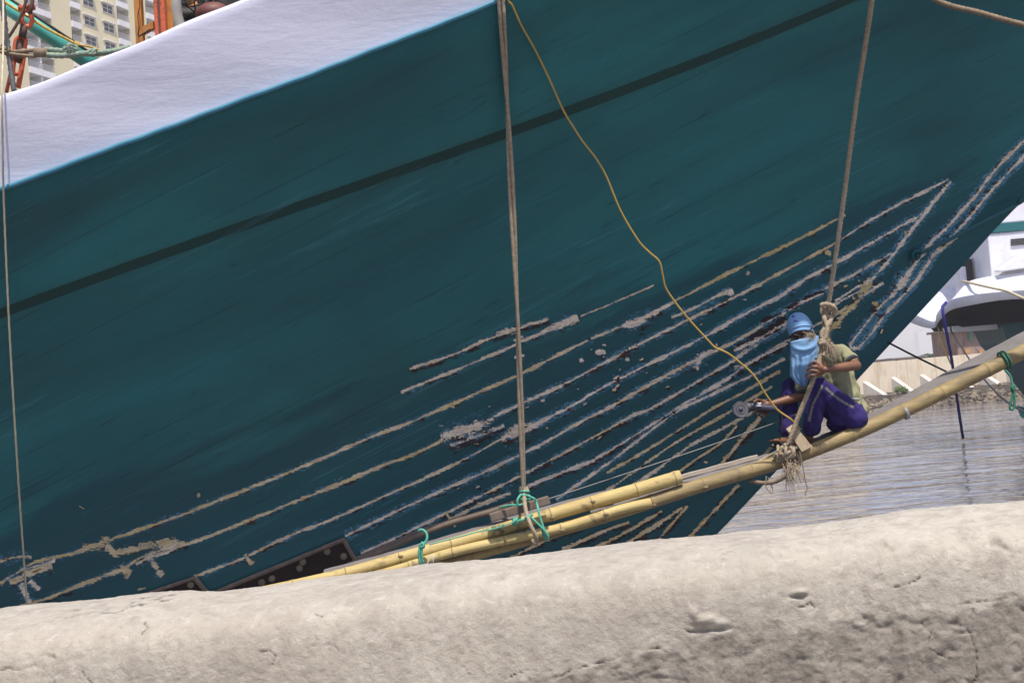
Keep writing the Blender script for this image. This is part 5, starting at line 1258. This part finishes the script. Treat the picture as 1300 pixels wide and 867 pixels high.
def remeshed(mb, name, mat, parent, vox=.006, smooth=6, wrinkle=0, wscale=9, seed=0, wdir=None):
    o = mb.build(name + '_src', mat); 
    r = o.modifiers.new('r', 'REMESH'); r.mode = 'VOXEL'; r.voxel_size = vox
    s = o.modifiers.new('s', 'SMOOTH'); s.iterations = smooth; s.factor = .5
    dg = bpy.context.evaluated_depsgraph_get(); dg.update()
    me = bpy.data.meshes.new_from_object(o.evaluated_get(dg)); old_ = o.data; bpy.data.objects.remove(o); bpy.data.meshes.remove(old_)
    me.name = name
    if wrinkle:
        co = np.empty(len(me.vertices) * 3); me.vertices.foreach_get('co', co); co = co.reshape(-1, 3)
        nn = np.empty(len(me.vertices) * 3); me.vertices.foreach_get('normal', nn); nn = nn.reshape(-1, 3)
        d = np.array([abs(mnoise.noise(Vector((c[0] * wscale + seed, c[1] * wscale, c[2] * wscale * .55)))) + .4 * mnoise.noise(Vector((c[0] * wscale * 2.5, c[1] * wscale * 2.5, c[2] * wscale * 2 + seed))) for c in co])
        co = co + nn * (d[:, None] - .2) * wrinkle; me.vertices.foreach_set('co', co.ravel())
    me.polygons.foreach_set('use_smooth', [True] * len(me.polygons)); me.update()
    o = bpy.data.objects.new(name, me); C.objects.link(o)
    if not me.materials: me.materials.append(mat)
    o.parent = parent; o.matrix_parent_inverse = Matrix.Translation(-Vector(parent.location))
    return o
def chain(mb, joints):
    for (a, ra), (b, rb_) in zip(joints[:-1], joints[1:]): mb.capsule(a, ra, b, rb_)
HC = pp(1018, 423, 0)          # head centre
fwd = Vector((-.42, -.86, -.28)).normalized()          # where the face points
side = fwd.cross(Vector((0, 0, 1))).normalized(); side = Matrix.Rotation(R(13), 3, fwd) @ side; hup = side.cross(fwd).normalized()
def H(s, f, u): return HC + side * s + fwd * f + hup * u      # head space, metres
b = MB()
# torso under the shirt
chain(b, [(pp(1076, 532), .11), (pp(1071, 505, .0), .10), (pp(1056, 470, .0), .115), (pp(1046, 452, .0), .085), (pp(1034, 443, -.01), .05), (HC + Vector((0, .02, -.03)), .05)])
# head
b.ball(H(0, .0, .03), (.074, .092, .105), rot=Matrix((side, fwd, hup)).transposed())
b.capsule(H(0, .035, -.02), .055, H(0, .05, -.075), .03)
b.capsule(H(0, .082, .012), .009, H(0, .106, -.022), .013)                      # nose
for s in (-1, 1):
    b.ball(H(s * .030, .074, .012), (.017, .014, .011)); b.ball(H(s * .030, .082, .033), (.024, .010, .007)); b.ball(H(s * .076, -.005, .005), (.010, .018, .028))
# near arm
Sn = pp(1070, 449, -.15); En = pp(1087, 464, -.30); Wn = pp(1048, 469, -.42)
chain(b, [(pp(1056, 452, -.05), .055), (Sn, .050), (Sn.lerp(En, .5), .045), (En, .037), (En.lerp(Wn, .35), .037), (Wn, .023)])
# far arm
Sf = pp(1014, 456, .16); Ef = pp(1020, 502, .06); Wf = pp(975, 514, -.02)
chain(b, [(pp(1046, 455, .08), .055), (Sf, .048), (Sf.lerp(Ef, .6), .042), (Ef, .036), (Ef.lerp(Wf, .35), .036), (Wf, .024)])
def fing(mb, pts, r):
    q_ = [P(x, y, Y) for x, y, Y in pts]
    for i in range(len(q_) - 1): mb.capsule(q_[i], r * (1 - .1 * i), q_[i + 1], r * (1 - .1 * (i + 1)), seg=8)
# near hand, gripping the rope: back of the hand to the right, fingers wrap over the front and curl left
Yr = 10.36
b.capsule(P(1047, 469, Yr - .10), .024, P(1041, 467, Yr - .055), .026); b.capsule(P(1044, 472, Yr - .08), .022, P(1038, 474, Yr - .05), .022)
b.capsule(P(1041, 463, Yr - .06), .020, P(1035, 461, Yr - .04), .016)
fing(b, [(1041, 461, Yr - .06), (1034, 459, Yr - .055), (1029, 462, Yr - .03), (1027, 466, Yr + .0)], .0105)
fing(b, [(1041, 466, Yr - .065), (1032, 465, Yr - .06), (1026, 468, Yr - .03), (1025, 472, Yr + .0)], .0108)
fing(b, [(1040, 471, Yr - .065), (1030, 470, Yr - .06), (1024, 474, Yr - .03), (1023, 478, Yr - .0)], .0105)
fing(b, [(1038, 476, Yr - .06), (1030, 476, Yr - .055), (1025, 479, Yr - .03), (1024, 482, Yr - .0)], .0092)
fing(b, [(1043, 463, Yr - .03), (1040, 456, Yr + .01), (1035, 455, Yr + .03)], .0115)
# far hand round the grinder body
Yg = 10.74
b.capsule(P(974, 513, Yg + .03), .025, P(965, 516, Yg + .035), .026); b.capsule(P(970, 510, Yg + .03), .02, P(963, 511, Yg + .02), .018)
fing(b, [(968, 509, Yg + .02), (961, 507, Yg - .02), (957, 510, Yg - .05)], .0115)
for i, (x, y) in enumerate(((957, 521), (962, 523), (967, 525), (971, 526))):
    fing(b, [(x + 4, y - 4, Yg + .055), (x, y + 1, Yg + .03), (x - 1, y + 4, Yg - .01), (x, y + 2, Yg - .045)], (.0098, .0105, .0102, .0088)[i])
# legs
Hn = pp(1084, 531, -.10); Kn = pp(1040, 491, -.20); An = pp(1028, 553, -.10)
Hf = pp(1076, 528, .12); Kf = pp(1003, 490, .14); Af = pp(998, 555, .08)
chain(b, [(pp(1078, 532), .10), (Hn, .085), (Kn, .055), (Kn.lerp(An, .3), .052), (An, .030)])
chain(b, [(pp(1078, 532), .10), (Hf, .085), (Kf, .055), (Kf.lerp(Af, .3), .052), (Af, .030)])
def foot(mb, heel, toe, ank, up=Vector((0, 0, 1))):
    heel = Vector(heel); toe = Vector(toe); d = (toe - heel); L_ = d.length; d.normalize(); sd_ = d.cross(up).normalized()
    mb.capsule(ank, .030, heel + up * .022 + d * .02, .030); mb.capsule(heel + up * .020, .028, heel + d * L_ * .5 + up * .020, .028); mb.capsule(heel + d * L_ * .3 + up * .03, .024, toe - d * .03 + up * .008, .018)
    for k in range(5):
        o1 = sd_ * (k - 2) * .0175; l = (.020, .016, .012, .006, .0)[k]
        mb.capsule(heel + d * L_ * .55 + o1 * .8 + up * .014, .015, toe + d * (l - .045) + o1 + up * .007, .0105, seg=8); mb.capsule(toe + d * (l - .045) + o1 + up * .007, .0105, toe + d * (l - .012) + o1 + up * .004, .0095 if k else .012, seg=8)
foot(b, pp(1030, 566, -.06), pp(998, 566, -.16), An)
foot(b, pp(1003, 566, .08), pp(981, 560, -.02), Af)
body = remeshed(b, 'body', M['skin'], person, .0045, 5)
# shirt
b = MB()
chain(b, [(pp(1078, 522, .0), .118), (pp(1074, 505, .0), .120), (pp(1059, 470, .0), .130), (pp(1052, 457, .0), .105), (pp(1040, 448, -.01), .062)])
b.capsule(pp(1046, 470, .02), .115, pp(1060, 512, .02), .10)
b.capsule(pp(1083, 512, .0), .085, pp(1086, 520, .0), .09)
chain(b, [(pp(1056, 452, -.06), .075), (Sn, .062), (Sn.lerp(En, .52), .060)])
chain(b, [(pp(1040, 458, .08), .075), (Sf, .064), (Sf.lerp(Ef, .74), .064)])
shirt = remeshed(b, 'shirt', M['shirt'], person, .006, 5, .024, 10, 3)
def cuff(mb, a, b_, t, r, w=.012):
    c = a.lerp(b_, t); d = (b_ - a).normalized(); mb.tube([c - d * w, c - d * w * .3, c + d * w, c + d * w], [r, r * 1.02, r * 1.0, r * .82], 22)
b = MB(); cuff(b, Sn, En, .72, .059); cuff(b, Sf, Ef, .95, .060)
b.build('sleeve_cuff', M['cuff'], shirt).parent = shirt
# trousers
b = MB()
chain(b, [(pp(1076, 528), .122), (Hn + Vector((0, 0, .0)), .105), (Hn.lerp(Kn, .5), .093), (Kn, .070), (Kn.lerp(An, .5), .074), (Kn.lerp(An, .86), .066)])
chain(b, [(pp(1076, 528), .122), (Hf, .105), (Hf.lerp(Kf, .5), .09), (Kf, .068), (Kf.lerp(Af, .5), .072), (Kf.lerp(Af, .84), .062)])
b.capsule(pp(1080, 538, .0), .085, pp(1062, 536, -.05), .075)
b.capsule(pp(1064, 518, -.10), .075, pp(1080, 524, -.03), .10)
b.capsule(pp(1052, 508, -.14), .07, pp(1066, 530, -.09), .085)
pants = remeshed(b, 'trousers', M['pants'], person, .006, 5, .022, 9, 8)
dg = bpy.context.evaluated_depsgraph_get()
def bvh_of(o):
    me_ = o.data; return BVHTree.FromPolygons([tuple(v.co) for v in me_.vertices], [tuple(p.vertices) for p in me_.polygons])
def drape(mb, bv, px, w, off=.003, m=0, th=.002):
    c = catmull([Vector((x, y, 0)) for x, y in px], 8); vs = []
    for i, p in enumerate(c):
        t = (c[min(i + 1, len(c) - 1)] - c[max(i - 1, 0)]).normalized(); n_ = Vector((t.y, -t.x, 0)) * w / 2
        for s in (-1, -.33, .33, 1):
            d = ray(p.x + n_.x * s, p.y + n_.y * s).normalized(); h = bv.ray_cast(EYE, d)
            if h[0] is None: return
            vs.append(h[0] - d * off)
    mb.add(vs, [(4 * i + k, 4 * i + k + 1, 4 * i + 5 + k, 4 * i + 4 + k) for i in range(len(c) - 1) for k in range(3)], m)
bv = bvh_of(pants)
b = MB(); drape(b, bv, [(1027, 535), (1032, 514), (1038, 502), (1044, 489)], 3.2); drape(b, bv, [(1048, 492), (1060, 503), (1072, 511), (1084, 517)], 3.2)
if b.v: b.build('side_stripe', M['stripe'], pants).parent = pants
bs = bvh_of(shirt); b = MB(); b.tube(catmull([pp(1076, 500, -.135), pp(1082, 506, -.14), pp(1090, 507, -.12)], 5), [.012] * 11, 8)
b.build('waist_tie', M['grey_pvc'], pants).parent = pants
# head cloth
rotH = Matrix((side, fwd, hup)).transposed()
b = MB()
seg, rings = 40, 18
for j in range(rings + 1):
    for k in range(seg):
        a = 2 * math.pi * k / seg; ph = (math.pi * .60) * j / rings
        fr_ = max(0, math.sin(a))                       # front
        ph *= 1 - .20 * fr_ + .12 * (1 - fr_)
        r = 1 + .022 * math.sin(a * 5 + j * .55) * (j / rings) + .020 * (1 - abs(math.sin(ph * 7 + 1.3 * math.sin(a + .7)))) * (j / rings) + .02 * math.sin(a * 2 + 1) * (1 - j / rings)
        p = Vector((.092 * math.sin(ph) * math.cos(a), .110 * math.sin(ph) * math.sin(a), .118 * math.cos(ph))) * r
        b.v.append(tuple(HC + rotH @ (p + Vector((0, -.008, .045)))))
b.f = [(j * seg + k, (j + 1) * seg + k, (j + 1) * seg + (k + 1) % seg, j * seg + (k + 1) % seg) for j in range(rings) for k in range(seg)]; b.m = [0] * len(b.f)
# folded brim band and knot at the back
ps = [Vector(b.v[rings * seg + k]) for k in range(seg)]; b.tube(ps + [ps[0]], .007, 8, cap=False)
ps = [Vector(b.v[(rings - 3) * seg + k]) for k in range(seg)]; b.tube(ps + [ps[0]], .0045, 6, cap=False)
b.ball(H(.085, -.04, .02), (.022, .022, .018)); b.capsule(H(.088, -.04, .015), .012, H(.105, -.045, -.03), .006)
capo = b.build('head_cloth', M['cloth'], person)
bc = bvh_of(capo); b = MB()
for (x, y, w) in ((1007, 401, 3.4), (1009, 407, 3), (1012, 407.5, 2), (1006, 402.5, 2)): drape(b, bc, [(x - w / 2, y), (x, y + .4), (x + w / 2, y - .2)], w * .8, .0015)
if b.v: b.build('purple_print', M['purple'], capo).parent = capo
# face cloth: wraps the lower face, hangs to a point over the chest
b = MB(); nu, nv = 46, 30
Lx = [(0, 1002.5, 434), (.15, 1003, 442), (.3, 1003.5, 450), (.45, 1003, 462), (.7, 1002.5, 477), (.88, 1010, 486), (1, 1019, 491)]
Rx = [(0, 1039, 426), (.15, 1041, 437), (.3, 1040, 447), (.45, 1040, 456), (.7, 1034, 471), (.88, 1027, 483), (1, 1023, 491)]
def tri(t): return 1 - abs(((t / math.pi) % 2) - 1) * 2
for j in range(nv + 1):
    v = j / nv
    xl = np.interp(v, [a[0] for a in Lx], [a[1] for a in Lx]); yl = np.interp(v, [a[0] for a in Lx], [a[2] for a in Lx])
    xr = np.interp(v, [a[0] for a in Rx], [a[1] for a in Rx]); yr = np.interp(v, [a[0] for a in Rx], [a[2] for a in Rx])
    for i in range(nu + 1):
        u = i / nu; uu = u * 2 - 1
        x = xl + (xr - xl) * u; y = yl + (yr - yl) * u + 3.0 * math.sin(math.pi * u) * (1 - v) * (-.2 if v < .1 else .5)
        prof_ = np.interp(v, [0, .18, .33, .5, 1], [.120, .125, .108, .105, .03])
        bul_ = prof_ * math.sqrt(max(0, 1 - (uu * .93) ** 2))
        k1 = max(0, 1 - abs(v - .22) / .22); k2 = min(1, max(0, (v - .25) / .3))
        fold = .011 * tri(v * 38 - 5.5 * (1 - uu * uu) + .6) * k1 * (1 - uu ** 4)
        fold += .011 * tri((uu * (1.1 - .5 * v)) * 9 + 2.2 * v + 1.2 * math.sin(v * 4)) * k2 + .007 * math.sin(uu * 17 - 6 * v) * k2
        Y = WK - bul_ - fold
        b.v.append(tuple(P(x, y, Y)))
b.f = [(j * (nu + 1) + i, (j + 1) * (nu + 1) + i, (j + 1) * (nu + 1) + i + 1, j * (nu + 1) + i + 1) for j in range(nv) for i in range(nu)]; b.m = [0] * len(b.f)
fc = b.build('face_cloth', M['cloth'], person); so_ = fc.modifiers.new('s', 'SOLIDIFY'); so_.thickness = .004
# glasses
b = MB()
for s in (-1, 1): b.ring(H(s * .034, .108, .010), fwd, .028, .0042, sx=1.0, sy=.72, seg=24)
b.tube([H(-.008, .112, .014), H(.008, .112, .014)], .004, 6)
for s in (-1, 1): b.tube([H(s * .062, .106, .016), H(s * .090, .06, .018), H(s * .092, -.01, .016)], .004, 6)
gl_ = b.build('glasses', M['frame_b'], person)
b = MB()
for s in (-1, 1): b.ball(H(s * .030, .0865, .012), (.0095, .0065, .0065), rot=rotH)
b.build('eye', weathered('eye_dark', (.02, .012, .01), (.03, .02, .015), 9, .2, .0, .001), person)
# sandals
b = MB()
for heel, toe in ((pp(1032, 570, -.06), pp(996, 570, -.17)), (pp(1005, 570, .08), pp(979, 564, -.03))):
    d = (toe - heel); L_ = d.length; d.normalize(); sd_ = d.cross(Vector((0, 0, 1))).normalized()
    n = 14; ring_ = []
    for k in range(n):
        a = 2 * math.pi * k / n; ring_.append(heel + d * (L_ * .5 + math.cos(a) * (L_ * .56)) + sd_ * math.sin(a) * (.046 - .008 * math.cos(a)) - Vector((0, 0, .004)))
    b.hexa(ring_, (0, 0, -.014))
    c = heel + d * L_ * .62
    b.tube(catmull([c - sd_ * .046, c - sd_ * .03 + Vector((0, 0, .04)), c + Vector((0, 0, .05)), c + sd_ * .03 + Vector((0, 0, .038)), c + sd_ * .046], 6), .009, 8)
b.build('sandal', M['frame_b'], person)
# angle grinder, held
gr = empty('angle_grinder', P(950, 519, Yg - .02), 'dark blue angle grinder with a grey disc held against the hull by the worker', 'power tool')
a = P(953, 516, Yg - .005); c = P(985, 519, Yg + .02); dr = (c - a).normalized()
b = MB(); b.tube([a - dr * .01, a, a.lerp(c, .25), a.lerp(c, .5), a.lerp(c, .85), c, c + dr * .006], [.020, .030, .030, .026, .028, .026, .012], 18); b.build('motor_housing', M['grind'], gr)
b = MB(); hd = P(950, 516, Yg - .005); b.ball(hd, (.034, .03, .028)); b.tube([hd, hd + Vector((0, -.03, -.008))], .018, 12); b.build('gear_head', M['disc'], gr)
dc = P(940.5, 519.5, Yg - .05); nd = Vector((.12, -1, .12)).normalized()
b = MB(); b.tube([dc - nd * .002, dc + nd * .002], [.060, .060], 36); dd = b.build('disc', M['disc'], gr, False)
b = MB(); b.ring(dc, nd, .058, .0035, seg=36); b.ring(dc, nd, .060, .007, seg=20, a0=-.6, a1=2.2); b.build('guard', M['grind'], gr)
b = MB(); b.tube([dc, dc + nd * .008], .016, 14); b.ring(dc + nd * .003, nd, .034, .002, seg=24); b.build('flange', M['grind'], gr)
b = MB()
for (p0_, p1_) in (((961, 512), (966.5, 511.5)), ((966.5, 511.5), (960.5, 515.5)), ((960.5, 515.5), (966.5, 515))):
    b.tube([P(*p0_, Yg - .04), P(*p1_, Yg - .04)], .004, 5)
b.build('white_mark', M['wframe'], gr)
q = MB(); rope(q, [c, P(992, 524, Yg + .03), P(993, 545, Yg + .02), P(990, 560, Yg + .03), P(1000, 566, 10.46), P(1008, 552, 10.5), P(1014, 545, 10.5)], .005, .02, 0, 1, 6); q.build('cord', M['black_rope'], gr)

# ------------------------------------------------------------------ haze
hz, nt, b_ = newmat('haze'); nt.nodes.remove(b_)
vol = nt.nodes.new('ShaderNodeVolumePrincipled'); vol.inputs['Color'].default_value = (.98, .98, 1.0, 1); vol.inputs['Density'].default_value = .00042; vol.inputs['Anisotropy'].default_value = 0.
nt.links.new(vol.outputs[0], nt.nodes['Material Output'].inputs['Volume'])
q = MB(); q.box((0, 1350, 70), (3600, 2760, 154)); ho = q.build('haze', hz, smooth=False); tag(ho, kind='stuff')
